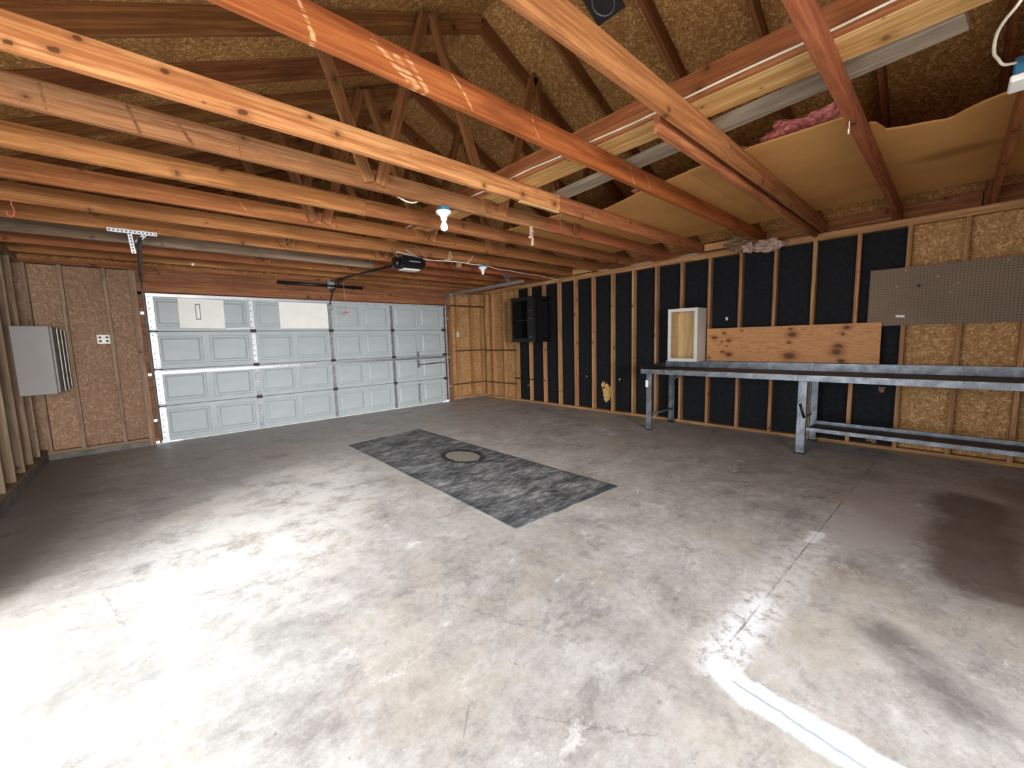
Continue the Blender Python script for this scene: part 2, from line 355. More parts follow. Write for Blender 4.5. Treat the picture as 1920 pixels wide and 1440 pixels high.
# saw-cut joints and hair cracks
j1 = seg(-3.0, -5.3, 0, -6.9, .004, 3); j2 = seg(-3.52, 0, -3.5, -2.0, .004, 3); j3 = seg(-4.40, -6.96, 0, -7.1, .008, 5)
for j, a in ((j1, .35), (j2, .35)): c = t.mix(t.rng(j, .006, .002, 0, a), c, (.62, .59, .55))
c = t.mix(t.math('MULTIPLY', t.rng(j3, .008, .002, 0, .7), t.rng(a2, .4, .6)), c, (.10, .085, .075))
for q in [(-5.30, -6.42, -5.38, -6.50), (-5.15, -6.62, -4.9, -6.95), (-6.35, -4.4, -6.25, -4.9), (-5.0, -5.9, -4.75, -6.5)]:
    c = t.mix(t.rng(seg(*q, .04, 16), .005, .001, 0, .4), c, (.10, .085, .075))
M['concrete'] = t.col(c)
t.put(t.b.inputs['Roughness'], t.rng(s_, .35, .65, .38, .72))
t.bump(t.math('ADD', a4, t.math('MULTIPLY', a3, .6)), .16, .004)
M['curb'] = plain('curb_concrete', (.15, .135, .12), .85, 0, .3, 9)
M['ground'] = plain('outside_concrete', (.55, .53, .5), .8, 0, .15, 2)
M['siding'] = plain('siding', (.45, .42, .38), .8)

bulbm = bpy.data.materials.new('lit_bulb'); bulbm.use_nodes = True
bb = bulbm.node_tree.nodes['Principled BSDF']; bb.inputs['Base Color'].default_value = (.95, .93, .88, 1)
bb.inputs['Emission Color'].default_value = (1, .95, .85, 1); bb.inputs['Emission Strength'].default_value = 2.2
M['bulb'] = bulbm

# ------------------------------------------------------------------ object helpers
def link(name, me, m=None, parent=None, loc=None):
    o = bpy.data.objects.new(name, me); C.objects.link(o)
    if m is not None and not me.materials: me.materials.append(M[m])
    if loc is not None: o.location = loc
    if parent is not None:
        o.parent = parent; o.matrix_parent_inverse = world(parent).inverted()
    return o
def world(o):
    mb = Matrix.LocRotScale(o.location, o.rotation_euler, o.scale)
    if o.parent: return world(o.parent) @ o.matrix_parent_inverse @ mb
    return mb
def tag(o, label=None, cat=None, group=None, kind=None):
    if label: o['label'] = label
    if cat: o['category'] = cat
    if group: o['group'] = group
    if kind: o['kind'] = kind
    return o
def thing(name, label, cat, loc, group=None):
    o = bpy.data.objects.new(name, None); C.objects.link(o); o.location = loc; o.empty_display_size = .1
    return tag(o, label, cat, group)
def bm_mesh(name, bm):
    bmesh.ops.recalc_face_normals(bm, faces=bm.faces)
    me = bpy.data.meshes.new(name); bm.to_mesh(me); bm.free(); return me
def bbox(bm, x0, x1, y0, y1, z0, z1, bev=0):
    r = bmesh.ops.create_cube(bm, size=1)
    for v_ in r['verts']:
        v_.co = V(((x0+x1)/2 + v_.co.x*(x1-x0), (y0+y1)/2 + v_.co.y*(y1-y0), (z0+z1)/2 + v_.co.z*(z1-z0)))
    if bev:
        es = list({e for v_ in r['verts'] for e in v_.link_edges})
        bmesh.ops.bevel(bm, geom=es, offset=bev, segments=1, affect='EDGES', clamp_overlap=True)
_cache = {}
def board(name, p0, p1, w_, th, m, parent=None, up=(0,0,1), bev=.002):
    """A board from p0 to p1 (centre line); w_ = size along 'up', th = the other one. Local X runs along the grain."""
    p0, p1 = V(p0), V(p1); L = (p1-p0).length
    X = (p1-p0).normalized(); U = V(up); Y = U.cross(X).normalized(); Z = X.cross(Y)
    key = (round(L, 4), w_, th, bev, m)
    if key not in _cache:
        bm = bmesh.new(); bbox(bm, -L/2, L/2, -th/2, th/2, -w_/2, w_/2, bev); me = bm_mesh(name, bm); me.materials.append(M[m]); _cache[key] = me
    mt = Matrix((X, Y, Z)).transposed().to_4x4(); mt.translation = (p0+p1)/2
    o = bpy.data.objects.new(name, _cache[key]); C.objects.link(o)
    o.location = mt.translation; o.rotation_euler = mt.to_euler()
    if parent is not None: o.parent = parent; o.matrix_parent_inverse = world(parent).inverted()
    return o
def box(name, x0, x1, y0, y1, z0, z1, m, parent=None, bev=.002):
    cx, cy, cz = (x0+x1)/2, (y0+y1)/2, (z0+z1)/2
    bm = bmesh.new(); bbox(bm, x0-cx, x1-cx, y0-cy, y1-cy, z0-cz, z1-cz, bev)
    return link(name, bm_mesh(name, bm), m, parent, (cx, cy, cz))
def boxes(name, lst, m, parent=None, bev=0):
    """several blocks of ONE piece joined in one mesh"""
    x0, x1, y0, y1, z0, z1 = lst[0]; cx, cy, cz = (x0+x1)/2, (y0+y1)/2, (z0+z1)/2
    bm = bmesh.new()
    for a in lst: bbox(bm, a[0]-cx, a[1]-cx, a[2]-cy, a[3]-cy, a[4]-cz, a[5]-cz, bev)
    return link(name, bm_mesh(name, bm), m, parent, (cx, cy, cz))
def smooth(pts, n=5):
    P = [V(p) for p in pts]
    if len(P) < 3: return P
    out = []
    for i in range(len(P)-1):
        a, b, c_, d = P[max(i-1, 0)], P[i], P[i+1], P[min(i+2, len(P)-1)]
        for k in range(n):
            u = k/n
            out.append(.5*((2*b)+(-a+c_)*u+(2*a-5*b+4*c_-d)*u*u+(-a+3*b-3*c_+d)*u**3))
    out.append(P[-1]); return out
def tube(name, pts, r, m, parent=None, n=7, sm=5, rr=None):
    P = smooth(pts, sm) if sm else [V(p) for p in pts]
    c0 = P[0].copy(); bm = bmesh.new(); rings = []
    pn = None
    for i, p in enumerate(P):
        d = (P[min(i+1, len(P)-1)]-P[max(i-1, 0)]).normalized()
        u = pn if pn is not None else (V((0,0,1)) if abs(d.z) < .9 else V((1,0,0)))
        s1 = d.cross(u).normalized(); pn = s1.cross(d).normalized()
        R_ = rr[i] if rr else r
        rings.append([bm.verts.new(p-c0+(s1*math.cos(2*math.pi*k/n)+pn*math.sin(2*math.pi*k/n))*R_) for k in range(n)])
    for a, b in zip(rings, rings[1:]):
        for k in range(n): bm.faces.new((a[k], a[(k+1) % n], b[(k+1) % n], b[k]))
    bm.faces.new(rings[0]); bm.faces.new(rings[-1])
    me = bm_mesh(name, bm)
    for f_ in me.polygons: f_.use_smooth = len(f_.vertices) == 4
    return link(name, me, m, parent, c0)
def lathe(name, prof, loc, m, parent=None, n=24, axis='Z'):
    bm = bmesh.new(); rings = []
    for r, z in prof:
        rings.append([bm.verts.new((r*math.cos(2*math.pi*k/n), r*math.sin(2*math.pi*k/n), z)) for k in range(n)])
    for a, b in zip(rings, rings[1:]):
        for k in range(n): bm.faces.new((a[k], a[(k+1) % n], b[(k+1) % n], b[k]))
    bm.faces.new(rings[0]); bm.faces.new(rings[-1])
    rot = {'X': Matrix.Rotation(math.pi/2, 4, 'Y'), 'Y': Matrix.Rotation(-math.pi/2, 4, 'X')}.get(axis)
    if rot: bmesh.ops.transform(bm, matrix=rot, verts=bm.verts)
    me = bm_mesh(name, bm)
    for f_ in me.polygons: f_.use_smooth = len(f_.vertices) == 4
    return link(name, me, m, parent, loc)
def poly(name, pts, z0, z1, m, parent=None):
    """flat sheet from an outline in X,Y"""
    c0 = V((sum(p[0] for p in pts)/len(pts), sum(p[1] for p in pts)/len(pts), z0))
    bm = bmesh.new()
    a = [bm.verts.new((x-c0.x, y-c0.y, 0)) for x, y in pts]; b = [bm.verts.new((x-c0.x, y-c0.y, z1-z0)) for x, y in pts]
    bm.faces.new(a[::-1]); bm.faces.new(b)
    for i in range(len(a)): j = (i+1) % len(a); bm.faces.new((a[i], a[j], b[j], b[i]))
    return link(name, bm_mesh(name, bm), m, parent, c0)
def lump(name, loc, size, m, parent=None, amp=.35, seed=0, sub=4):
    bm = bmesh.new(); bmesh.ops.create_icosphere(bm, subdivisions=sub, radius=1)
    for v_ in bm.verts:
        q = v_.co*1.6+V((seed*3.1, seed, 0)); k = 1+amp*(noise.noise(q)+.6*noise.noise(q*2.7)+.35*noise.noise(q*6))
        v_.co = V((v_.co.x*size[0]*k, v_.co.y*size[1]*k, v_.co.z*size[2]*k))
    me = bm_mesh(name, bm)
    return link(name, me, m, parent, loc)

# ------------------------------------------------------------------ setting: slab, walls, roof
XL, YB, ZP = -7.05, -9.15, 2.50          # left stud face, back stud face, top of wall plates
SD = .089
fl = box('floor', -7.25, .15, YB-.15, .16, -.12, 0, 'concrete', bev=0); tag(fl, kind='structure')
fl.location = (0, 0, 0)                    # object coordinates = world coordinates for the floor marks
for v_ in fl.data.vertices: v_.co += V((-3.55, (YB-.15+.16)/2, -.06))
gr = box('ground', -20, 14, -20, 12, -.20, -.121, 'ground', bev=0); tag(gr, kind='structure')

Y0 = 1.465
def sheet(name, cx, cy, cz, wx, hy, normal, m, parent, th=.011, grain_rot=0):
    """sheet good: local X,Y span the sheet"""
    bm = bmesh.new(); bbox(bm, -wx/2, wx/2, -hy/2, hy/2, -th/2, th/2)
    o = link(name, bm_mesh(name, bm), m, None, (cx, cy, cz))
    o.rotation_euler = {'X': Euler((math.pi/2, 0, math.pi/2)), 'Y': Euler((math.pi/2, 0, 0))}[normal]
    o.parent = parent; o.matrix_parent_inverse = world(parent).inverted()
    return o

# right wall
wr = box('wall_right', .102, .14, YB-.1, .14, -.1, 2.499, 'siding', bev=0); tag(wr, kind='structure')
for n_ in range(-3, 19):
    y = -(Y0+.4064*n_)-.019
    board('stud', (SD/2, y, .038), (SD/2, y, 2.424), SD, .038, 'stud', wr, up=(1,0,0))
board('stud', (SD/2, -.02, .038), (SD/2, -.02, 2.424), SD, .038, 'stud', wr, up=(1,0,0))
board('bottom_plate', (SD/2, YB, .019), (SD/2, 0, .019), .038, SD, 'stud', wr)
board('top_plate', (SD/2, -4.9, 2.443), (SD/2, 0, 2.443), .038, SD, 'stud', wr)
board('top_plate', (SD/2, YB, 2.443), (SD/2, -4.902, 2.443), .038, SD, 'stud', wr)
board('top_plate', (SD/2, -3.1, 2.4815), (SD/2, .089, 2.4815), .038, SD, 'stud', wr)
board('top_plate', (SD/2, YB, 2.4815), (SD/2, -3.102, 2.4815), .038, SD, 'stud', wr)
yb = -(Y0-.4064)-.019
edges = [0.06, yb] + [yb-1.2192*k for k in range(1, 6)] + [yb-1.2192*6, YB-.05]
for i, (a, b) in enumerate(zip(edges, edges[1:])):
    black = 1 <= i <= 5
    sheet('sheathing_panel', .0955, (a+b)/2, 1.23, abs(a-b)-.003, 2.46, 'X', 'black_board' if black else 'osb_wall', wr)
# torn spot in the black board
def blob(name, cy, cz, r, m, parent, x=.0885, seed=1, th=.003):
    bm = bmesh.new(); n = 26; a = []; b = []
    for k in range(n):
        t_ = 2*math.pi*k/n; rr_ = r*(1+.45*noise.noise(V((math.cos(t_)*1.7, math.sin(t_)*1.7, seed))))*(1+.25*noise.noise(V((math.cos(t_)*6, math.sin(t_)*6, seed))))
        a.append(bm.verts.new((0, rr_*math.cos(t_)*.72, rr_*math.sin(t_)*1.1))); b.append(bm.verts.new((-th, rr_*.9*math.cos(t_)*.72, rr_*.9*math.sin(t_)*1.1)))
    bm.faces.new(b)
    for k in range(n): j = (k+1) % n; bm.faces.new((a[k], a[j], b[j], b[k]))
    return link(name, bm_mesh(name, bm), m, parent, (x, cy, cz))
blob('torn_patch', -3.36, .36, .14, 'torn', wr, seed=3)
blob('torn_patch', -3.28, .47, .06, 'torn', wr, seed=5)
blob('torn_patch', -7.03, .67, .035, 'kraft', wr, seed=7)
blob('torn_patch', -6.98, .10, .07, 'kraft', wr, seed=9)
blob('torn_patch', -2.90, .62, .022, 'kraft', wr, seed=11)
blob('torn_patch', -5.36, 1.56, .022, 'tag', wr, seed=12)
blob('torn_patch', -3.62, .60, .016, 'tag', wr, seed=13)
blob('torn_patch', -1.33, .35, .014, 'tag', wr, seed=14)

# front wall (big door)
DL, DR, DH = -5.985, -1.07, 2.145
wf = boxes('wall_front', [(-7.2, DL-.05, .102, .14, -.1, 2.5), (DR+.05, .14, .102, .14, -.1, 2.5), (DL-.05, DR+.05, .102, .14, DH+.03, 2.5)], 'siding'); tag(wf, kind='structure')
for x in (-7.02, -6.73, -6.34):
    board('stud', (x, SD/2, .11), (x, SD/2, 2.424), SD, .038, 'stud_shaded', wf, up=(0,1,0))
board('trimmer_stud', (DL-.085, SD/2, 0), (DL-.085, SD/2, 2.424), SD, .07, 'stud_shaded', wf, up=(0,1,0))
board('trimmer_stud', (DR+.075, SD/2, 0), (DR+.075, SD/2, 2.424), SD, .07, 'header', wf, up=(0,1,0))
for x in (-.79, -.39, -.075):
    board('stud', (x, SD/2, .08), (x, SD/2, 2.424), SD, .038, 'stud', wf, up=(0,1,0))
board('bottom_plate', (-7.05, SD/2, .091), (DL-.122, SD/2, .091), .038, SD, 'stud_shaded', wf)
board('sill_curb', (-7.05, SD/2, .036), (DL-.122, SD/2, .036), .070, .10, 'curb', wf)
board('bottom_plate', (DR+.112, SD/2, .059), (0, SD/2, .059), .038, SD, 'stud', wf)
board('sill_curb', (DR+.112, SD/2, .02), (0, SD/2, .02), .038, .10, 'curb', wf)
board('top_plate', (-7.05, SD/2, 2.443), (0, SD/2, 2.443), .038, SD, 'header', wf)
board('top_plate', (-7.05, SD/2, 2.4815), (-.001, SD/2, 2.4815), .038, SD+.01, 'fir_brown', wf)
board('header_board', (DL-.05, .02, 2.345), (DR+.04, .02, 2.345), .155, .038, 'header', wf)
board('header_board', (DL-.05, .008, 2.204), (DR+.04, .008, 2.204), .125, .05, 'header', wf)
for a, b, m_ in ((-7.15, -6.745, 'osb_shaded'), (-6.742, DL-.12, 'osb_shaded'), (DR+.11, .09, 'osb_wall')):
    sheet('sheathing_panel', (a+b)/2, .0955, 1.25, b-a, 2.46, 'Y', m_, wf)

# left wall with the open side doorway beyond the frame
OY0, OY1 = -7.0, -4.4
wl = boxes('wall_left', [(-7.19, -7.15, OY1, .14, -.1, 2.499), (-7.19, -7.15, YB-.1, OY0, -.1, 2.499), (-7.19, -7.15, OY0, OY1, 2.1, 2.499)], 'siding'); tag(wl, kind='structure')
XS = XL-SD/2
k_ = 0
y = -.42
while y > YB:
    if not (OY0-.05 < y < OY1+.05):
        board('stud', (XS, y, .14), (XS, y, 2.424), SD, .038, 'stud_shaded', wl, up=(1,0,0))
    y -= .4064
for y in (OY0-.02, OY1+.02): board('trimmer_stud', (XS, y, 0), (XS, y, 2.1), SD, .038, 'stud_shaded', wl, up=(1,0,0))
board('header_board', (XS, OY0-.04, 2.26), (XS, OY1+.04, 2.26), .32, SD-.01, 'stud_shaded', wl)
for a, b in ((YB, OY0-.04), (OY1+.04, 0)):
    board('bottom_plate', (XS, a, .12), (XS, b, .12), .038, SD, 'stud_shaded', wl)
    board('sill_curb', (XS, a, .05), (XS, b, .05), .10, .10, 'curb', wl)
board('top_plate', (XS, YB, 2.443), (XS, .08, 2.443), .038, SD, 'stud_shaded', wl)
board('top_plate', (XS, YB, 2.4815), (XS, .08, 2.4815), .038, SD, 'stud_shaded', wl)
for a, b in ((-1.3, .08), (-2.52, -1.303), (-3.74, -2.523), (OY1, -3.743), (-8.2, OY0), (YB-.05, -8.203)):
    sheet('sheathing_panel', XL-SD-.006, (a+b)/2, 1.25, b-a, 2.46, 'X', 'osb_shaded', wl)

# back wall, behind the camera, with an open doorway at its left
BX0, BX1 = -7.0, -4.3
wb = boxes('wall_back', [(BX1, .14, YB-.14, YB-.10, -.1, 2.499), (-7.2, BX0, YB-.14, YB-.10, -.1, 2.499), (BX0, BX1, YB-.14, YB-.10, 2.1, 2.499)], 'siding'); tag(wb, kind='structure')
x = -4.15
while x < .0:
    board('stud', (x, YB-SD/2, .038), (x, YB-SD/2, 2.424), SD, .038, 'stud', wb, up=(0,1,0)); x += .4064
board('top_plate', (-7.05, YB-SD/2, 2.4625), (0, YB-SD/2, 2.4625), .076, SD, 'stud', wb)
board('header_board', (BX0-.04, YB-SD/2, 2.26), (BX1+.04, YB-SD/2, 2.26), .32, SD-.01, 'stud', wb)
board('bottom_plate', (BX1, YB-SD/2, .019), (0, YB-SD/2, .019), .038, SD, 'stud', wb)
for k in range(4):
    a = BX1+.02+1.08*k; sheet('sheathing_panel', a+.54, YB-SD-.006, 1.25, 1.077, 2.46, 'Y', 'osb_wall', wb)

# roof: decking sheets on the top chords
XR, ZR, PS = -3.51, 4.13, .456          # ridge, underside of the top chords at the ridge, slope
ang = math.atan(PS); RD = .140; cz = RD/math.cos(ang)
def zb(x): return ZR-PS*abs(x-XR)
bm = bmesh.new()
pts = [(XR-4.2, zb(XR-4.2)+cz+.02), (XR, ZR+cz+.02), (XR+4.2, zb(XR+4.2)+cz+.02)]
vs_ = []
for y in (YB-.45, .45):
    for x, z in pts: vs_.append(bm.verts.new((x, y, z)))
    for x, z in pts: vs_.append(bm.verts.new((x, y, z+.03)))
for a, b, c_, d in ((0,1,7,6), (1,2,8,7), (3,4,10,9), (4,5,11,10), (0,6,9,3), (2,5,11,8), (0,3,4,1), (1,4,5,2), (6,7,10,9), (7,8,11,10)):
    bm.faces.new((vs_[a], vs_[b], vs_[c_], vs_[d]))
ceil = link('ceiling', bm_mesh('ceiling', bm), 'siding'); tag(ceil, kind='structure')
SL = 4.2/math.cos(ang)
for s_ in (-1, 1):
    rowlen = 1.2192; u = 0; row = 0
    while u < SL-.05:
        u1 = min(u+rowlen, SL); y = .45; first = 2.44 if row % 2 else 1.22
        while y > YB-.44:
            y1 = max(y-first, YB-.45); first = 2.44
            um, ym = (u+u1)/2, (y+y1)/2
            bm = bmesh.new(); bbox(bm, -(y-y1)/2+.0015, (y-y1)/2-.0015, -(u1-u)/2+.0015, (u1-u)/2-.0015, -.0055, .0055)
            o = link('decking_sheet', bm_mesh('decking_sheet', bm), 'osb_roof', None)
            Xa = V((0, 1, 0)); Ya = V((s_*math.cos(ang), 0, -math.sin(ang))); Za = Xa.cross(Ya)
            mt = Matrix((Xa, Ya, Za)).transposed().to_4x4()
            o.location = V((XR+s_*um*math.cos(ang), ym, ZR+cz+.006/math.cos(ang)+.001-um*math.sin(ang))); o.rotation_euler = mt.to_euler()
            o.parent = ceil; o.matrix_parent_inverse = world(ceil).inverted()
            y = y1
        u = u1; row += 1
# gable ends
for nm, y in (('wall_front_gable', .095), ('wall_back_gable', YB-.10)):
    bm = bmesh.new(); a = []; b = []
    for x, z in ((-7.2, 2.505), (.14, 2.505), (.14, zb(.14)+cz), (XR, ZR+cz), (-7.2, zb(-7.2)+cz)):
        a.append(bm.verts.new((x-XR, z-3, 0))); b.append(bm.verts.new((x-XR, z-3, .011)))
    bm.faces.new(a); bm.faces.new(b)
    for i in range(5): j = (i+1) % 5; bm.faces.new((a[i], a[j], b[j], b[i]))
    o = link(nm, bm_mesh(nm, bm), 'osb_roof', None, (XR, y, 3)); o.rotation_euler = (math.pi/2, 0, 0); tag(o, kind='structure')
# frieze boards closing the eaves above both side walls
for nm, x in (('trim_1', .115), ('trim_2', -7.165)):
    o = box(nm, x-.012, x+.012, YB-.1, .13, 2.501, 2.665, 'rafter', bev=0); tag(o, kind='structure')

# ------------------------------------------------------------------ roof trusses
def chord_mat(i): return ['fir_brown', 'fir_grey', 'fir_brown', 'fir_tan', 'fir_red', 'fir_tan'][i % 6]
WEBS = [(-5.05, -4.70), (-4.15, -4.62), (-4.09, -3.53), (-2.93, -3.40), (-2.88, -2.47), (-1.97, -2.30)]
trusses = [  # Y of the chord, materials of its two lengths, joint X, webs?, label
    (-.25, 'fir_brown', 'fir_brown', -3.1, 0, 'end roof truss standing on the wall right above the big door'),
    (-.82, 'fir_brown', 'fir_red', -4.2, 1, 'roof truss second from the wall of the big door, dull brown lower board'),
    (-1.40, 'fir_grey', 'fir_red', -3.3, 0, 'roof truss whose lower board is weathered grey on its left half'),
    (-2.02, 'fir_tan', 'fir_red', -2.9, 1, 'roof truss that carries the perforated track hanger at its left end'),
    (-2.61, 'fir_tan', 'fir_brown', -3.2, 0, 'roof truss with the red hook under its left end'),
    (-3.24, 'fir_red', 'fir_red', -4.5, 1, 'reddish roof truss just on the camera side of the door opener'),
    (-3.87, 'fir_orange2', 'fir_brown', -4.45, 0, 'tan roof truss next beyond the one that carries the light bulb'),
    (-4.50, 'fir_marked', 'fir_red', -2.7, 1, 'roof truss with the light bulb screwed under it and web boards in plain view'),
    (-5.02, 'fir_light', 'fir_tan', -3.12, 0, 'roof truss with pale yellow knotty lower board crossing from top left'),
    (-5.80, 'fir_orange', 'fir_orange', 1, 0, 'roof truss with bright orange lower board marked by pale saw scars'),
    (-6.44, 'fir_tan', 'fir_brown', -3.05, 0, 'roof truss with a second board nailed along its lower board'),
    (-7.08, 'fir_red', 'fir_red', 1, 0, 'dark red roof truss with the small white hook, upper right of the picture'),
    (-7.72, 'fir_red', 'fir_red', 1, 0, 'roof truss at the right picture edge with a blue electric box on it'),
    (-8.36, 'fir_brown', 'fir_brown', 1, 0, 'roof truss next to last before the back wall, behind the camera'),
    (-8.95, 'fir_brown', 'fir_brown', 1, 0, 'roof truss against the back wall behind the camera'),
]
for i, (ty, m1, m2, jx, webs, lab) in enumerate(trusses):
    T = thing('roof_truss', lab, 'roof truss', (XR, ty, ZP), 'roof trusses resting on the side walls')
    x0, x1 = -7.135, .088
    zc = ZP+.001+.07
    if jx < 0:
        board('bottom_chord', (x0, ty, zc), (jx-.001, ty, zc), .14, .038, m1, T)
        board('bottom_chord', (jx+.001, ty, zc), (x1, ty, zc), .14, .038, m2, T)
    else: board('bottom_chord', (x0, ty, zc), (x1, ty, zc), .14, .038, m1, T)
    ry = ty+.0395 if i else ty+.0395
    for s_ in (-1, 1):
        h = cz/2
        board('top_chord', (XR+s_*.002, ry, ZR+h-PS*.002), (XR+s_*4.1, ry, ZR+h-PS*4.1), RD, .038, 'rafter', T, up=(0,0,1))
    if webs:
        for a, b in WEBS:
            ja, jb = random.uniform(-.03, .03), random.uniform(-.02, .02)
            board('web', (a+ja, ty-.0385, zb(a+ja)+.10), (b+jb, ty-.0385, ZP+.035), .085, .037, 'web', T, up=(1,0,0) )
    else:
        # heel gusset plates where the boards meet on the walls
        pass
    if i == 10:
        board('sister_board', (-3.85, ty+.0385+.0385, 2.505), (-.02, ty+.077, 2.505), .089, .037, 'fir_tan', T)
    if i == 8:
        board('nailing_strip', (-3.62, ty, ZP-.006), (-3.13, ty, ZP-.006), .012, .036, 'plank_pale', T)

# rafter-end blocks on top of the right-hand plate, between trusses
for k, (ya, yb_, dz) in enumerate([(-5.76, -5.06, .02), (-3.20, -2.66, .015)]):
    o = board('blocking_board', (.02, ya, ZP+.055+dz), (.02, yb_, ZP+.055+dz), .09, .038, 'plank_pale')
    tag(o, ['pale blocking board on the wall plate above the white open cabinet', 'short pale blocking board on the wall plate above the left end of the black sheathing'][k], 'board', 'blocking boards on the right wall plate')

ys_ = [t_[0] for t_ in trusses]
for k, (ya, yb_) in enumerate(zip(ys_, ys_[1:])):
    if k < 1: continue
    o = board('eave_blocking', (.07, yb_+.065, ZP+.085), (.07, ya-.02, ZP+.085), .155, .03, 'rafter'); o.parent = wr; o.matrix_parent_inverse = world(wr).inverted()
    o = board('eave_blocking', (-7.12, yb_+.065, ZP+.085), (-7.12, ya-.02, ZP+.085), .155, .03, 'rafter'); o.parent = wl; o.matrix_parent_inverse = world(wl).inverted()
# ------------------------------------------------------------------ boards stored across the trusses
zt = ZP+.142
o = board('stored_plank', (-3.665, -8.4, zt+.07), (-3.665, -2.55, zt+.07), .14, .036, 'fir_tan'); tag(o, 'long tan plank on edge across the lower boards of the trusses', 'plank', 'planks stored across the trusses')
o = board('stored_plank', (-3.585, -8.3, zt+.019), (-3.585, -2.6, zt+.019), .038, .118, 'plank_pale'); tag(o, 'pale yellow plank lying flat beside the plank on edge', 'plank', 'planks stored across the trusses')
o = board('stored_plank', (-3.47, -8.3, zt+.019), (-3.47, -2.9, zt+.019), .038, .105, 'plank_pale'); tag(o, 'pale yellow plank lying flat, next to the weathered grey one', 'plank', 'planks stored across the trusses')
o = board('stored_plank', (-3.07, -4.95, zt+.019), (-3.325, -7.50, zt+.019), .038, .155, 'plank_grey'); tag(o, 'weathered grey plank lying askew across the trusses', 'plank', 'planks stored across the trusses')
cb = [(-3.6935, -8.2, zt+.012)]
yy = -8.0
while yy < -3.0:
    cb.append((-3.6935+random.uniform(-.003, .001), yy, zt+.006+random.uniform(0, .022))); yy += .31
o = tube('white_cable', cb, .0065, 'wire_white', n=6); tag(o, 'white electric cable stapled along the lower edge of the plank on edge', 'cable')

# tan ceiling boards lying on the lower boards of the trusses at the right
sh = [
 ([(-2.72,-3.62), (-.55,-3.62), (-.55,-4.80), (-2.66,-4.80)], 'tan ceiling board farthest from the camera, over the bench end'),
 ([(-2.40,-4.803), (-.55,-4.803), (-.53,-6.02), (-2.69,-6.02), (-2.60,-5.6), (-2.44,-5.1)], 'tan ceiling board between the bulb truss and the scarred orange truss'),
 ([(-2.70,-6.023), (-.55,-6.023), (-.50,-7.06), (-2.74,-7.06), (-2.76,-6.5)], 'tan ceiling board with pink wool behind its edge, lit brightest'),
 ([(-2.53,-7.10), (-.42,-7.063), (-.34,-8.28), (-2.60,-8.28), (-2.50,-7.95), (-2.37,-7.70), (-2.34,-7.65), (-2.315,-7.59), (-2.28,-7.54), (-2.246,-7.50), (-2.20,-7.46), (-2.19,-7.43), (-2.215,-7.39), (-2.24,-7.34), (-2.255,-7.30), (-2.27,-7.255), (-2.30,-7.21), (-2.33,-7.163), (-2.40,-7.15), (-2.50,-7.13)], 'brown-stained ceiling board with a ragged torn edge at the upper right'),
]
for k, (p, lab) in enumerate(sh):
    mt_ = 'tan_board'
    if k == 3:
        mt_ = 'tan_stained'; M[mt_] = tan('stained_ceiling_board', (-1.47-sum(q[0] for q in p)/len(p), -7.47*.45-sum(q[1] for q in p)/len(p)*.45))
    o = poly('ceiling_board', p, zt+.001, zt+.014, mt_); tag(o, lab, 'ceiling board', 'loose tan ceiling boards over the trusses')

# glass wool
def wool(loc, size, m, lab, seed, n=3):
    o = lump('insulation_wool', loc, size, m, amp=.5, seed=seed); tag(o, lab, 'insulation'); return o
wool((-2.55, -6.74, zt+.085), (.17, .22, .065), 'pink_wool', 'pink fluffy insulation heaped on the bright ceiling board', 3)
wool((-2.62, -6.27, zt+.05), (.08, .13, .03), 'pale_wool', 'small pale grey scrap of insulation beside the pink heap', 5)
wool((-2.36, -5.55, zt+.06), (.14, .16, .045), 'pink_wool', 'small pink insulation tuft on the ceiling board past the orange truss', 8)
# dangling strands under the bulb truss
T = thing('insulation_strand', 'pinkish white insulation shred dangling below the trusses', 'insulation', (-2.98, -4.53, 2.36))
tube('strand', [(-2.98, -4.525, 2.50), (-2.985, -4.53, 2.43), (-2.975, -4.535, 2.37), (-2.975, -4.53, 2.31)], .01, 'pale_wool', T, rr=[.016+.010*math.sin(i*2.1)*(1-i/16) for i in range(16)])
tube('strand', [(-2.99, -4.53, 2.47), (-3.01, -4.54, 2.42), (-3.02, -4.54, 2.375)], .008, 'pale_wool', T, rr=[.011+.006*math.sin(i*1.7) for i in range(11)])
tube('strand', [(-2.965, -4.53, 2.49), (-2.95, -4.53, 2.44), (-2.95, -4.53, 2.42)], .006, 'pink_wool', T)
# paper-faced wool bulging over the plate by the orange truss
T = thing('insulation_batt', 'brown paper faced insulation bulging over the wall plate', 'insulation', (-.20, -5.75, 2.50))
lump('paper_facing', (-.22, -5.60, 2.50), (.17, .17, .085), 'kraft', T, .45, 4)
lump('wool_filling', (-.17, -5.90, 2.44), (.11, .13, .07), 'pale_wool', T, .7, 9)
lump('wool_filling', (-.26, -5.72, 2.43), (.04, .05, .06), 'pale_wool', T, .8, 12)
for k, (y, l_) in enumerate([(-4.05, .42), (-4.85, .33), (-3.35, .25)]):
    o = lump('insulation_scrap', (.0, y, ZP+.012), (.035, l_/2, .012), 'pale_wool', amp=.5, seed=20+k)
    tag(o, ['long pale insulation scrap on top of the right wall plate', 'pale insulation scrap on the plate nearest the white cabinet', 'pale insulation scrap on the plate nearest the black cabinet'][k], 'insulation', 'insulation scraps on the wall plate')

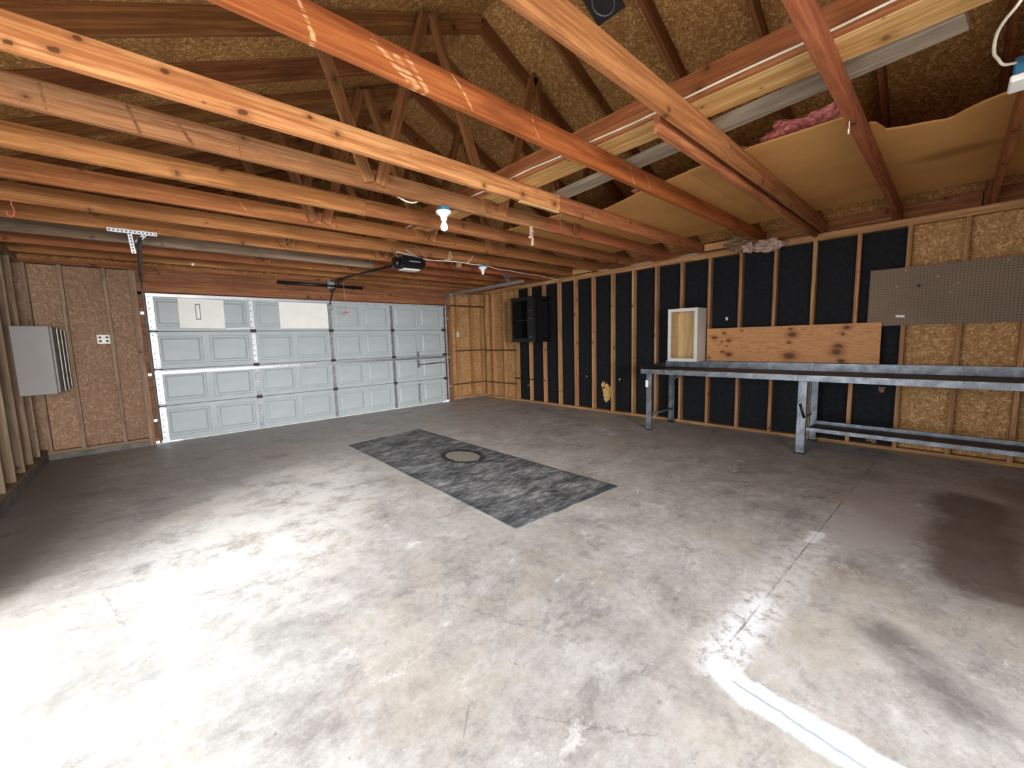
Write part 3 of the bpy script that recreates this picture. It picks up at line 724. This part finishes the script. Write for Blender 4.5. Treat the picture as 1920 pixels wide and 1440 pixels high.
# roof vent
vx, vy = -3.03, -5.45; vz = zb(vx)+cz
T = link('roof_vent', bpy.data.meshes.new('x'), None) if False else None
bm = bmesh.new(); bbox(bm, -.13, .13, -.13, .13, -.012, .0)
o = link('roof_vent', bm_mesh('roof_vent', bm), 'slot', None, (vx, vy, vz-.004)); o.rotation_euler = (0, ang, 0)
tag(o, 'dark square roof vent opening near the ridge', 'roof vent')
tube('vent_flange', [(vx+.09*math.cos(a_), vy+.09*math.sin(a_), vz-.016-PS*.09*math.cos(a_)) for a_ in [k*math.pi/8 for k in range(17)]], .007, 'galv_dull', o, sm=0)

# ------------------------------------------------------------------ big door
D = boxes('door_1', [(DL+.02, DR-.02, .130, .135, .015, 2.13)], 'slot'); tag(D, kind='structure')
x_l, x_r = DL+.025, DR-.025
zs = [.012, .535, 1.062, 1.60, 2.125]
cols = [x_l, -4.715, -3.508, -2.325, x_r]
# raised panel prototype meshes
def panel_mesh(wd, ht):
    bm = bmesh.new(); d = .0
    loops = []
    for ins, y_ in ((0, 0), (.008, .016), (.024, .016), (.052, -.003), (.056, -.003)):
        loops.append([bm.verts.new((sx*(wd/2-ins), y_, sz*(ht/2-ins))) for sx, sz in ((-1,-1), (1,-1), (1,1), (-1,1))])
    for a, b in zip(loops, loops[1:]):
        for k in range(4): j = (k+1) % 4; bm.faces.new((a[k], a[j], b[j], b[k]))
    bm.faces.new(loops[-1])
    me = bm_mesh('raised_panel', bm); me.materials.append(M['door_paint']); return me
pmcache = {}
for r in range(4):
    z0, z1 = zs[r]+.004, zs[r+1]-.004
    # section face with openings for the embossed panels: built as frame bars of one sheet
    holes = []
    for k in range(4):
        a, b = cols[k], cols[k+1]; wd = (b-a)
        pw = (wd-.24)/2
        for q in (0, 1):
            px0 = a+.075+q*(pw+.09); holes.append((px0, px0+pw))
    hz0, hz1 = z0+.068, z1-.062
    lst = [(x_l, x_r, .088, .128, z0, hz0), (x_l, x_r, .088, .128, hz1, z1)]
    xs_ = [x_l]+[e for h in holes for e in h]+[x_r]
    for a, b in zip(xs_[0::2], xs_[1::2]): lst.append((a, b, .088, .128, hz0, hz1))
    sec = boxes('door_section', lst, 'door_paint', D)
    # small roll at the section joint
    for h0, h1 in holes:
        key = (round(h1-h0, 3), round(hz1-hz0, 3))
        if key not in pmcache: pmcache[key] = panel_mesh(*key)
        p = bpy.data.objects.new('raised_panel', pmcache[key]); C.objects.link(p)
        p.location = ((h0+h1)/2, .088, (hz0+hz1)/2); p.parent = sec; p.matrix_parent_inverse = world(sec).inverted()
    for z in ((z0+.012), (z1-.012)):
        pass
box('weather_strip', x_l+.22, x_r-.10, .085, .13, .0005, .012, 'sheet_white', D)
jb = boxes('door_jamb', [(DL-.05, DL+.022, .137, .165, .03, DH+.03), (DR-.022, DR+.05, .137, .165, .03, DH+.03), (DL-.05, DR+.05, .137, .165, 2.12, DH+.03)], 'header', D)
# stiles, each with a row of punched holes
def stile(x, wd, z0, z1, m, slots=True):
    o = box('stile', x-wd/2, x+wd/2, .074, .0875, z0, z1, m, D, bev=.001)
    if slots:
        bm = bmesh.new(); z = z0+.05
        while z < z1-.03:
            bbox(bm, -.006, .006, -.001, .001, z-z0-.008, z-z0+.008); z += .085
        s2 = link('slot_row', bm_mesh('slot_row', bm), 'slot', o, (x-wd*.18, .0735, z0)); s2['kind'] = 'stuff'
    return o
for r in range(4):
    z0, z1 = zs[r]+.01, zs[r+1]-.01
    stile(x_l+.04, .075, z0, z1, 'zinc_white')
    for k in (1, 2, 3): stile(cols[k], .055, z0, z1, 'zinc_white' if k == 1 and r > 1 else 'galv_dull')
    stile(x_r-.035, .06, z0, z1, 'zinc_white')
# thin dark edges beside the inner stiles, hinges at the joints
for r in (1, 2, 3):
    for k, x in enumerate((x_l+.04, cols[1], cols[2], cols[3], x_r-.035)):
        h = box('hinge', x-.035, x+.035, .058, .073, zs[r]-.03, zs[r]+.03, 'old_steel' if k else 'galv_dull', D, bev=.003)
        tube('hinge_pin', [(x-.045, .056, zs[r]), (x+.045, .056, zs[r])], .008, 'black_steel', h, sm=0)
# struts
boxes('strut', [(x_l, x_r, .052, .073, .995, 1.035), (x_l, x_r, .030, .052, 1.030, 1.036), (x_l, x_r, .030, .052, .994, 1.000)], 'galv', D)
boxes('strut', [(x_l, x_r, .052, .087, 2.085, 2.125), (x_l, x_r, .030, .053, 2.118, 2.126), (x_l, x_r, .030, .053, 2.084, 2.092)], 'zinc_white', D)
# lock with side bar
box('lock_plate', -1.80, -1.755, .060, .088, .82, 1.16, 'galv_dull', D)
lathe('lock_knob', [(.028, 0), (.032, .02), (.02, .03), (.001, .032)], (-1.82, .058, .93), 'galv', D, 14, 'Y').rotation_euler = (math.pi, 0, 0)
tube('lock_bar', [(-1.78, .050, .875), (-1.12, .050, .895)], .010, 'black_steel', D, sm=0)
box('lift_handle', -1.79, -1.755, .055, .085, .06, .08, 'galv_dull', D)
box('lift_handle', -1.80, -1.745, .055, .085, .44, .47, 'galv_dull', D)
box('stile', -1.79, -1.762, .076, .0875, .08, .44, 'galv', D)
# vertical tracks and curve into the horizontal tracks
for side, x in ((-1, DL+.003), (1, DR-.003)):
    pts_ = [(x, .02, .02), (x, .02, 1.2), (x, .02, 2.02), (x, .005, 2.16), (x, -.06, 2.28), (x, -.17, 2.335), (x, -.30, 2.345), (x, -1.3, 2.345), (x, -2.42, 2.345)]
    P = smooth(pts_, 6); bm = bmesh.new(); prev = None; c0 = P[0]
    sec_ = [(-.012, -.025), (.012, -.025), (.014, .025), (-.012, .025), (-.012, .021), (.010, .021), (.009, -.021), (-.012, -.021)]
    for i_, p in enumerate(P):
        d = (P[min(i_+1, len(P)-1)]-P[max(i_-1, 0)]).normalized(); nrm = V((side, 0, 0)); b_ = d.cross(V((1, 0, 0))).normalized()
        ring = [bm.verts.new(p-c0+nrm*u_+b_*w_) for u_, w_ in sec_]
        if prev:
            for k in range(8): j = (k+1) % 8; bm.faces.new((prev[k], prev[j], ring[j], ring[k]))
        prev = ring
    link('track', bm_mesh('track', bm), 'galv' if side > 0 else 'old_steel', D, c0)
    # angle iron that stiffens the horizontal track
    boxes('track_angle', [(x-.003+side*.016, x+.003+side*.016, -2.44, -.12, 2.33, 2.378), (x-side*.0-.018, x+.018, -2.44, -.12, 2.374, 2.379)], 'galv' if side > 0 else 'old_steel', D)
    for z in (.35, 1.0, 1.85):
        box('track_bracket', min(x, x+side*.05), max(x, x+side*.05), .0, .03, z-.02, z+.02, 'zinc_white', D)
    for z in zs[1:4]:
        lathe('roller', [(.001, -.006), (.022, -.005), (.022, .005), (.001, .006)], (x, .02, z), 'zinc_white', D, 12, 'X')

# white sheets taped over the top panels
o = box('white_sheet', -5.62, -5.075, .066, .0735, 1.645, 2.075, 'sheet_white'); o.rotation_euler = (0, math.radians(1.2), 0); tag(o, 'white board over the top left door panels, with a slot in it', 'board', 'white boards covering door panels')
boxes('slot_frame', [(-5.425, -5.365, .0635, .066, 1.77, 1.785), (-5.425, -5.365, .0635, .066, 1.985, 2.0), (-5.425, -5.415, .0635, .066, 1.77, 2.0), (-5.375, -5.365, .0635, .066, 1.77, 2.0)], 'cab_grey', o)
o = box('white_sheet', -4.32, -3.545, .066, .0735, 1.64, 2.08, 'sheet_white'); tag(o, 'plain white board over the second pair of top door panels', 'board', 'white boards covering door panels')
o = box('white_strip', -5.07, -4.76, .078, .087, 1.632, 1.652, 'sheet_white'); o.rotation_euler = (0, math.radians(-1.5), 0); tag(o, 'narrow white strip on the door right of the slotted board', 'strip')

# track hangers
def perforated(name, p0, p1, wd, parent, m='zinc_white', n=12, nrm=(0, -1, 0)):
    b = board(name, p0, p1, wd, .004, m, parent, up=V(nrm).cross(V(p1)-V(p0)), bev=0)
    L = (V(p1)-V(p0)).length
    bm = bmesh.new()
    for k in range(n):
        x = -L/2+(k+.5)*L/n
        bbox(bm, x-.0062, x+.0062, -.0028, .0028, -.0062, .0062)
    h = link('hole_row', bm_mesh('hole_row', bm), 'slot', None, b.location); h.rotation_euler = b.rotation_euler
    h.parent = b; h.matrix_parent_inverse = world(b).inverted(); h['kind'] = 'stuff'
    return b
T = thing('track_hanger', 'white perforated angle hanger for the left door track', 'bracket', (-6.02, -2.05, 2.38), 'track hangers')
perforated('cross_bar', (-6.20, -2.045, 2.497), (-5.84, -2.045, 2.497), .036, T)
perforated('drop_bar', (-6.045, -2.05, 2.49), (-6.030, -2.05, 2.29), .034, T, n=7)
perforated('brace', (-5.93, -2.047, 2.485), (-6.00, -2.047, 2.40), .030, T, n=4)
T = thing('track_hanger', 'grey steel hanger holding the end of the right door track', 'bracket', (-1.06, -2.07, 2.38), 'track hangers')
perforated('cross_bar', (-1.22, -2.045, 2.497), (-.90, -2.045, 2.497), .032, T, 'galv_dull', 8)
perforated('drop_bar', (-1.06, -2.05, 2.49), (-1.06, -2.05, 2.36), .03, T, 'galv', 5)
perforated('brace', (-1.16, -2.047, 2.485), (-1.09, -2.047, 2.40), .026, T, 'galv', 3)

# black spring bar on the header and centre bracket
T = thing('spring_bar', 'black steel bar on the header above the big door', 'bar', (-3.62, -.05, 2.375))
tube('bar', [(-4.34, -.055, 2.385), (-2.93, -.055, 2.375)], .026, 'black_steel', T, sm=0, n=12)
box('centre_bracket', -3.56, -3.44, -.075, -.018, 2.33, 2.47, 'galv_dull', T)
for x in (-4.2, -3.1): box('bar_clamp', x-.02, x+.02, -.06, -.018, 2.345, 2.41, 'black_steel', T)

# ------------------------------------------------------------------ door opener
T = thing('door_opener', 'black garage door opener hanging from the trusses by metal straps', 'door opener', (-3.45, -2.72, 2.28))
bm = bmesh.new(); bbox(bm, -.17, .17, -.13, .13, -.072, .072)
bmesh.ops.bevel(bm, geom=bm.edges[:], offset=.03, segments=3, affect='EDGES')
link('motor_housing', bm_mesh('motor_housing', bm), 'black_gloss', T, (-3.42, -2.76, 2.352))
box('light_lens', -3.55, -3.32, -2.84, -2.70, 2.262, 2.279, 'outlet', T, .006)
lathe('end_cap', [(.001, -.03), (.06, -.03), (.075, -.01), (.075, .03), (.001, .035)], (-3.615, -2.76, 2.345), 'black_gloss', T, 20, 'X')
box('label_plate', -3.50, -3.34, -2.8925, -2.8895, 2.352, 2.366, 'galv_dull', T, .0005)
boxes('top_bracket', [(-3.56, -3.30, -2.80, -2.72, 2.424, 2.430)], 'galv', T)
perforated('hanger_strap', (-3.60, -2.79, 2.40), (-3.60, -2.66, 2.56), .03, T, 'galv', 6, (1, 0, 0))
perforated('hanger_strap', (-3.30, -2.79, 2.43), (-3.40, -2.64, 2.55), .022, T, 'zinc_white', 6, (1, 0, 0))
tube('rail', [(-3.50, -2.66, 2.36), (-3.49, -.09, 2.46)], .017, 'black_steel', T, sm=0, n=8)
box('trolley', -3.52, -3.46, -.62, -.46, 2.405, 2.455, 'black_steel', T)
tube('door_arm', [(-3.485, -.50, 2.41), (-3.50, -.14, 2.28), (-3.51, .03, 2.06)], .011, 'black_steel', T, sm=0)
box('arm_bracket', -3.545, -3.475, .02, .052, 1.96, 2.09, 'galv_dull', T)
tube('release_cord', [(-3.455, -.54, 2.41), (-3.45, -.54, 2.1), (-3.45, -.54, 1.90)], .004, 'rope', T)
lathe('release_handle', [(.001, -.045), (.013, -.04), (.013, .04), (.001, .045)], (-3.45, -.54, 1.885), 'red_plastic', T, 10, 'X')

# ------------------------------------------------------------------ lamps and cables
def lampholder(x, y, z, lab, lit=True, name='bulb_holder'):
    T = thing(name, lab, 'lamp', (x, y, z), 'bare bulb holders')
    box('junction_box', x-.042, x+.042, y-.042, y+.042, z-.035, z-.001, 'blue_plastic', T, .006)
    lathe('holder', [(.001, 0), (.066, 0), (.068, -.012), (.05, -.028), (.030, -.045), (.026, -.075), (.001, -.075)], (x, y, z-.036), 'porcelain', T)
    if lit:
        lathe('bulb', [(.001, 0), (.014, 0), (.016, -.02), (.028, -.045), (.031, -.06), (.027, -.078), (.014, -.089), (.001, -.092)], (x, y, z-.108), 'bulb', T)
    else:
        lathe('pull_socket', [(.001, 0), (.02, 0), (.02, -.03), (.008, -.045), (.001, -.046)], (x, y, z-.108), 'porcelain', T, 12)
    return T
lampholder(-4.03, -4.50, 2.50, 'white bulb in a porcelain holder hanging below the trusses', True)
lampholder(-2.10, -2.61, 2.50, 'white porcelain holder without a glowing bulb, on a blue box near the opener', False)
T = thing('electric_box', 'blue electric box with a white cover at the right picture edge', 'electric box', (-2.95, -7.68, 2.50))
box('junction_box', -3.02, -2.91, -7.700, -7.655, 2.475, 2.555, 'blue_plastic', T, .006)
box('cover', -3.04, -2.89, -7.705, -7.645, 2.445, 2.474, 'sheet_white', T, .006)
o = tube('hanging_cable', [(-3.02, -7.66, 2.53), (-3.12, -7.62, 2.50), (-3.20, -7.60, 2.50), (-3.30, -7.585, 2.49), (-3.42, -7.585, 2.50), (-3.52, -7.60, 2.50), (-3.62, -7.64, 2.52), (-3.66, -7.68, 2.64)], .006, 'wire_white', n=6)
tag(o, 'pale cable loop hanging at the upper right corner beside the blue box', 'cable')
o = tube('lamp_cable', [(-4.45, -4.44, 2.53), (-4.36, -4.45, 2.495), (-4.28, -4.45, 2.50), (-4.20, -4.45, 2.545)], .007, 'wire_white', n=6)
tag(o, 'short loose end of white cable left of the bulb', 'cable')
o = tube('opener_cable', [(-3.55, -2.66, 2.505), (-3.3, -2.645, 2.485), (-3.05, -2.64, 2.46), (-2.75, -2.64, 2.478), (-2.5, -2.64, 2.485), (-2.3, -2.645, 2.475), (-2.16, -2.65, 2.482)], .007, 'wire_white', n=6)
tag(o, 'white cable slung from the opener to the blue lamp box', 'cable')
o = tube('wall_cable', [(-2.04, -2.63, 2.488), (-1.8, -2.62, 2.46), (-1.5, -2.55, 2.475), (-1.1, -2.5, 2.47), (-.7, -2.42, 2.485), (-.25, -2.36, 2.475), (-.012, -2.33, 2.455), (-.012, -1.9, 2.46), (-.012, -1.3, 2.45)], .006, 'wire_white', n=6)
tag(o, 'white cable running from the blue lamp box to the right wall plate', 'cable')
for k, (x, y, z1, lab) in enumerate([(-3.10, -2.64, 2.62, 'thin cable hanging in a slant just right of the opener'), (-2.72, -2.64, 2.60, 'pair of thin cables bent down over the cable right of the opener'), (-2.42, -2.64, 2.58, 'thin cable loop left of the blue lamp box')]):
    if k == 0: pp = [(x-.16, y, z1), (x-.08, y, z1-.06), (x, y, z1-.14)]
    elif k == 1: pp = [(x-.10, y, z1-.12), (x-.02, y, z1-.09), (x, y, z1), (x+.02, y, z1), (x+.03, y, z1-.07), (x-.02, y, z1-.115)]
    else: pp = [(x-.10, y, z1-.10), (x, y, z1-.09), (x+.08, y, z1-.03), (x+.11, y, z1+.02)]
    o = tube('loose_cable', pp, .005, 'rope' if k == 0 else 'wire_white', n=6); tag(o, lab, 'cable', 'loose cables by the opener')
o = box('transformer', -2.62, -2.54, -2.68, -2.64, 2.40, 2.47, 'kraft', None, .006); tag(o, 'small brown doorbell box hanging on the cable right of the opener', 'electric box')

# hooks
def hook(name, x, y, z, s, m, lab, grp=None):
    pts_ = [(x, y, z), (x, y, z-.25*s), (x+.06*s, y, z-.5*s), (x+.05*s, y, z-.8*s), (x-.10*s, y, z-1.0*s), (x-.24*s, y, z-.9*s), (x-.27*s, y, z-.68*s)]
    o = tube(name, pts_, .034*s, m, n=8); tag(o, lab, 'hook', grp); return o
hook('red_hook', -6.69, -2.625, 2.50, .115, 'red_plastic', 'red coated hook screwed under a truss at the left picture edge')
hook('white_hook', -3.05, -7.08, 2.499, .07, 'wire_white', 'small white hook under the dark red truss')
hook('cup_hook', -3.70, -3.87, 2.499, .04, 'galv', 'tiny metal cup hook under a truss below the bulb')
o = box('white_staple', -5.44, -5.41, -.285, -.27, 2.50, 2.535, 'sheet_white', None, .003); tag(o, 'small white plastic clip on the dull brown truss above the big door', 'clip')

# ------------------------------------------------------------------ electrics on the walls
def outlet(x, y, z, lab):
    T = thing('wall_outlet', lab, 'outlet', (x, y, z), 'electric outlets')
    box('cover_plate', x-.035, x+.035, y-.008, y, z-.057, z+.057, 'outlet', T, .003)
    for dz in (-.026, .026):
        for dx in (-.010, .010): box('socket_slot', x+dx-.004, x+dx+.004, y-.0095, y-.008, z+dz-.010, z+dz+.010, 'slot', T, 0)
    return T
T = thing('wall_outlet', 'square four-gang outlet on the strand board left of the big door', 'outlet', (-6.42, .09, 1.5))
box('cover_plate', -6.485, -6.360, .074, .0895, 1.44, 1.56, 'outlet', T, .003)
for dx in (-.033, .033):
    for dz in (-.025, .025): box('socket_slot', -6.4225+dx-.013, -6.4225+dx+.013, .0725, .074, 1.5+dz-.012, 1.5+dz+.012, 'slot', T, 0)
outlet(-.79, -.001, 1.5, 'white outlet on the stud right of the big door')
o = tube('outlet_wire', [(-.80, -.006, 1.44), (-.84, .01, 1.33), (-.90, .04, 1.22)], .004, 'rope', n=6); tag(o, 'thin wire curling down from the outlet by the big door', 'cable')
o = tube('sensor_wire', [(-.98, -.01, .86), (-.90, -.01, .88), (-.83, -.01, .80), (-.82, -.01, .66), (-.90, -.01, .52), (-.97, -.01, .45)], .004, 'rope', n=6); tag(o, 'thin brown wire looping low beside the right door track', 'cable')

# dark strips let across the studs in the far right corner
o = box('brace_strip', DR+.11, -.02, -.010, -.001, 2.115, 2.150, 'dark_strip'); tag(o, 'dark brown strip high across the studs right of the big door', 'strip', 'dark strips across corner studs')
o = box('brace_strip', DR+.20, -.02, -.010, -.001, 1.115, 1.145, 'dark_strip'); tag(o, 'dark brown strip at waist height on the studs right of the big door', 'strip', 'dark strips across corner studs')
o = box('brace_strip', DR+.12, -.02, -.010, -.001, .365, .39, 'dark_strip'); tag(o, 'dark brown strip low on the studs right of the big door', 'strip', 'dark strips across corner studs')
o = box('brace_strip', -.010, -.001, -1.09, -.02, 1.10, 1.13, 'dark_strip'); tag(o, 'dark brown strip at waist height on the right wall by the corner', 'strip', 'dark strips across corner studs')
o = box('brace_strip', -.010, -.001, -1.09, -.02, .355, .38, 'dark_strip'); tag(o, 'dark brown strip low on the right wall by the corner', 'strip', 'dark strips across corner studs')
o = tube('black_rod', [(-.012, -1.02, .50), (-.012, -1.92, .49)], .011, 'black_steel', sm=0); tag(o, 'thin black rod across the studs below the black cabinet', 'rod')

# ------------------------------------------------------------------ grey wall cabinet on the left
T = thing('wall_cabinet', 'grey wall cabinet hung on the left studs', 'cabinet', (-6.91, -.5, .90))
cy0, cy1, cx0, cx1, c_z0, c_z1 = -1.0, -.10, XL+.001, -6.775, .895, 1.63
box('body', cx0, cx1, cy0, cy1, c_z0, c_z1, 'cab_grey', T, .006)
for k in range(3):
    a = cy0+.012+k*.295
    box('door', cx1+.001, cx1+.020, a, a+.283, c_z0+.01, c_z1-.01, 'cab_grey', T, .004)
for k in range(3):
    a = cy0+.012+k*.295
    box('door_edge', cx1+.021, cx1+.031, a+.10, a+.19, c_z0+.015, c_z1-.02, 'slot', T, .002)
    box('pull_rail', cx1+.0205, cx1+.036, a+.21, a+.265, c_z0+.015, c_z1-.02, 'outlet', T, .002)

# ------------------------------------------------------------------ black cabinet on the right wall
T = thing('black_cabinet', 'black open fronted cabinet hung on the studs of the right wall', 'cabinet', (-.21, -1.74, 1.30))
bx, by0, by1, bz0, bz1 = -.42, -2.05, -1.40, 1.315, 2.155
boxes('carcass', [(bx+.02, -.001, by0, by0+.02, bz0, bz1), (bx+.02, -.001, by1-.02, by1, bz0, bz1), (bx+.02, -.001, by0+.02, by1-.02, bz0, bz0+.02), (bx+.02, -.001, by0+.02, by1-.02, bz1-.02, bz1), (-.02, -.001, by0+.02, by1-.02, bz0+.02, bz1-.02)], 'black_wood', T)
boxes('face_frame', [(bx, bx+.0195, by0, by0+.19, bz0, bz1), (bx, bx+.0195, by1-.045, by1, bz0, bz1), (bx, bx+.0195, by0+.19, by1-.045, bz0, bz0+.05), (bx, bx+.0195, by0+.19, by1-.045, bz1-.05, bz1)], 'black_wood', T)
box('crown', bx-.02, -.001, by0-.02, by1+.02, bz1, bz1+.022, 'black_gloss', T, .005)
box('base_moulding', bx-.02, -.001, by0-.02, by1+.02, bz0-.022, bz0, 'black_gloss', T, .005)
boxes('side_panel_frame', [(bx+.03, bx+.08, by0-.012, by0-.0005, bz0+.02, bz1-.02), (-.07, -.02, by0-.012, by0-.0005, bz0+.02, bz1-.02), (bx+.08, -.07, by0-.012, by0-.0005, bz0+.02, bz0+.07), (bx+.08, -.07, by0-.012, by0-.0005, bz1-.07, bz1-.02)], 'black_gloss', T)
box('shelf', bx+.05, -.021, by0+.021, by1-.021, 1.72, 1.738, 'black_wood', T)
for z in (1.90, 1.75, 1.39):
    lathe('screw_cap', [(.001, 0), (.011, 0), (.008, -.005), (.001, -.006)], (bx-.001, -1.935, z), 'zinc_white', T, 10, 'X')

# ------------------------------------------------------------------ white open cabinet on the bench ledge
T = thing('open_cabinet', 'white box cabinet with an open front standing on the bench ledge', 'cabinet', (-.16, -4.88, .965))
x0, y0_, y1_, z0, z1 = -.30, -5.115, -4.685, .9635, 1.725
boxes('carcass', [(x0+.02, -.012, y0_, y0_+.016, z0, z1), (x0+.02, -.012, y1_-.016, y1_, z0, z1), (x0+.02, -.012, y0_+.016, y1_-.016, z0, z0+.016), (x0+.02, -.012, y0_+.016, y1_-.016, z1-.016, z1)], 'cab_white', T)
boxes('face_frame', [(x0, x0+.019, y0_, y0_+.045, z0, z1), (x0, x0+.019, y1_-.045, y1_, z0, z1), (x0, x0+.019, y0_+.045, y1_-.045, z0, z0+.045), (x0, x0+.019, y0_+.045, y1_-.045, z1-.045, z1)], 'cab_white', T)
tb = NT('maple_lining', .5, spec=.3); vv = tb.coord(); nn = tb.noise(tb.map(vv, sc=(9, 9, 1.2)), 3, 4, .6, .6)
M['maple'] = tb.col(tb.mix(tb.rng(nn, .35, .65), (.62, .42, .19), (.74, .54, .28)))
box('back_lining', -.0115, -.003, y0_+.001, y1_-.001, z0+.001, z1-.001, 'maple', T, 0)
for a, b in ((y0_+.0165, y0_+.0185), (y1_-.0185, y1_-.0165)): box('side_lining', x0+.021, -.0125, a, b, z0+.017, z1-.017, 'maple', T, 0)
for y in (y1_-.0195,):
    for x in (-.22, -.09):
        for z in (1.16, 1.31, 1.46): lathe('shelf_pin', [(.001, 0), (.005, 0), (.005, -.004), (.001, -.004)], (x, y-.0, z), 'slot', T, 8, 'Y')

# knotty plywood leaning on the studs
o = sheet('plywood_board', -.0085, -6.075, 1.178, 1.86, .46, 'X', 'knotty_ply', wr, .012)
o.parent = None; o.matrix_parent_inverse = Matrix.Identity(4)
o.location = (-.022, -6.075, 1.1955); o.rotation_euler = (Euler((math.pi/2, 0, math.pi/2)).to_matrix().to_4x4() @ Matrix.Rotation(math.radians(-3.2), 4, 'X')).to_euler()
tag(o, 'knotty plywood board leaning on the studs above the bench', 'board')

# pegboard
o = sheet('pegboard', -.005, -8.28, 1.685, 2.44, .61, 'X', 'pegboard', wr, .006)
o.parent = None; o.matrix_parent_inverse = Matrix.Identity(4); o.location = (-.0045, -8.10, 1.690)
tag(o, 'brown perforated pegboard on the studs above the right bench', 'pegboard')
pegb = o
for y, z in ((-7.16, 1.965), (-7.40, 1.87), (-7.55, 1.79), (-7.10, 1.80), (-7.50, 1.70), (-7.85, 1.96), (-7.27, 1.79)):
    r_ = .006 if (y, z) != (-7.27, 1.79) else .016
    lathe('screw_head', [(.001, 0), (r_, 0), (r_*.7, -.003), (.001, -.004)], (-.0085, y, z), 'sheet_white' if r_ < .01 else 'slot', pegb, 8, 'X')
o = box('price_tag', -.0105, -.0085, -7.18, -7.11, 1.47, 1.495, 'tag', None, 0); o.rotation_euler = (math.radians(5), 0, 0)
tag(o, 'small white paper tag stuck on the lower left of the pegboard', 'tag')

# ------------------------------------------------------------------ steel workbenches
def bench(y_l, y_r, lab, shelf, loc):
    T = thing('workbench', lab, 'workbench', loc, 'steel workbenches along the right wall')
    xf, xb = -.80, -.012; zt_ = .868
    board('bench_top', ((xf+xb)/2, y_r+.004, zt_-.018), ((xf+xb)/2, y_l-.004, zt_-.018), .030, xb-xf-.012, 'bench_top', T)
    boxes('front_rail', [(xf-.004, xf+.004, y_r, y_l, .812, .876), (xf+.004, xf+.03, y_r, y_l, .812, .818)], 'bench_steel', T)
    boxes('back_ledge', [(xb-.045, xb-.040, y_r, y_l, zt_-.002, .960), (xb-.040, xb, y_r, y_l, .955, .960)], 'bench_steel', T)
    return T
def leg(T, x, y, m='bench_steel', w_=.075, top=.81, channel=False):
    if channel:
        boxes('leg', [(x-.02, x+.02, y-.040, y-.034, 0, top), (x-.02, x+.02, y+.034, y+.040, 0, top), (x+.016, x+.02, y-.034, y+.034, 0, top)], m, T)
        box('foot', x-.03, x+.03, y-.045, y+.045, .0005, .02, 'black_steel', T)
    else:
        box('leg', x-.022, x+.022, y-w_/2, y+w_/2, .0125, top, m, T, .004)
        box('foot', x-.026, x+.026, y-w_/2-.004, y+w_/2+.004, .0005, .012, 'black_steel', T)
T = bench(-4.535, -6.420, 'left steel workbench with dark top, under the knotty plywood board', False, (-.4, -5.48, 0))
leg(T, -.775, -4.655); leg(T, -.06, -4.64, channel=True)
tube('lower_stretcher', [(-.765, -4.65, .215), (-.075, -4.65, .215)], .018, 'bench_steel', T, sm=0, n=6)
tube('corner_brace', [(-.10, -4.67, .66), (-.10, -4.85, .80)], .016, 'bench_steel', T, sm=0, n=6)
box('end_lip', -.79, -.06, -4.541, -4.535, .86, .93, 'black_steel', T)
box('leg_switch', -.812, -.798, -4.655, -4.615, .62, .72, 'sheet_white', T, .003)
T = bench(-6.424, -8.55, 'right steel workbench with a lower shelf, running out of the picture', True, (-.4, -7.48, 0))
leg(T, -.775, -6.47, w_=.085); leg(T, -.06, -6.44, channel=True)
leg(T, -.775, -8.45, w_=.085); leg(T, -.06, -8.45, channel=True)
box('lower_shelf', -.755, -.415, -8.40, -6.53, .262, .285, 'bench_top', T)
box('shelf_rail', -.790, -.757, -8.40, -6.515, .262, .304, 'bench_steel', T)
box('shelf_rail', -.410, -.385, -8.40, -6.515, .262, .322, 'bench_steel', T)
box('shelf_end_bar', -.755, -.08, -6.525, -6.49, .235, .26, 'bench_steel', T)
tube('crank_lever', [(-.80, -6.452, .575), (-.805, -6.47, .50), (-.802, -6.50, .405)], .012, 'black_steel', T, sm=0)
lathe('crank_pivot', [(.001, 0), (.018, 0), (.018, -.015), (.001, -.016)], (-.797, -6.452, .575), 'galv', T, 12, 'X')
tube('crank_link', [(-.802, -6.50, .405), (-.55, -6.49, .40), (-.35, -6.47, .385)], .013, 'galv_dull', T, sm=0)

# ------------------------------------------------------------------ mat
bm = bmesh.new(); cs = [(-4.145, -2.17), (-3.01, -2.03), (-3.01, -5.58), (-4.215, -5.52)]; mx, my = -3.60, -3.80
a = []; b = []
N_ = 14
outl = []
for i in range(4):
    p, q = cs[i], cs[(i+1) % 4]
    for k in range(N_):
        u = k/N_; outl.append((p[0]+(q[0]-p[0])*u+random.uniform(-.004, .004), p[1]+(q[1]-p[1])*u+random.uniform(-.004, .004)))
for x, y in outl: a.append(bm.verts.new((x-mx, y-my, 0))); b.append(bm.verts.new((x-mx, y-my, .006)))
bm.faces.new(a); bm.faces.new(b)
for i in range(len(a)): j = (i+1) % len(a); bm.faces.new((a[i], a[j], b[j], b[i]))
o = link('floor_mat', bm_mesh('floor_mat', bm), 'mat', None, (mx, my, .0005)); tag(o, 'long worn dark grey mat lying on the concrete floor', 'mat')
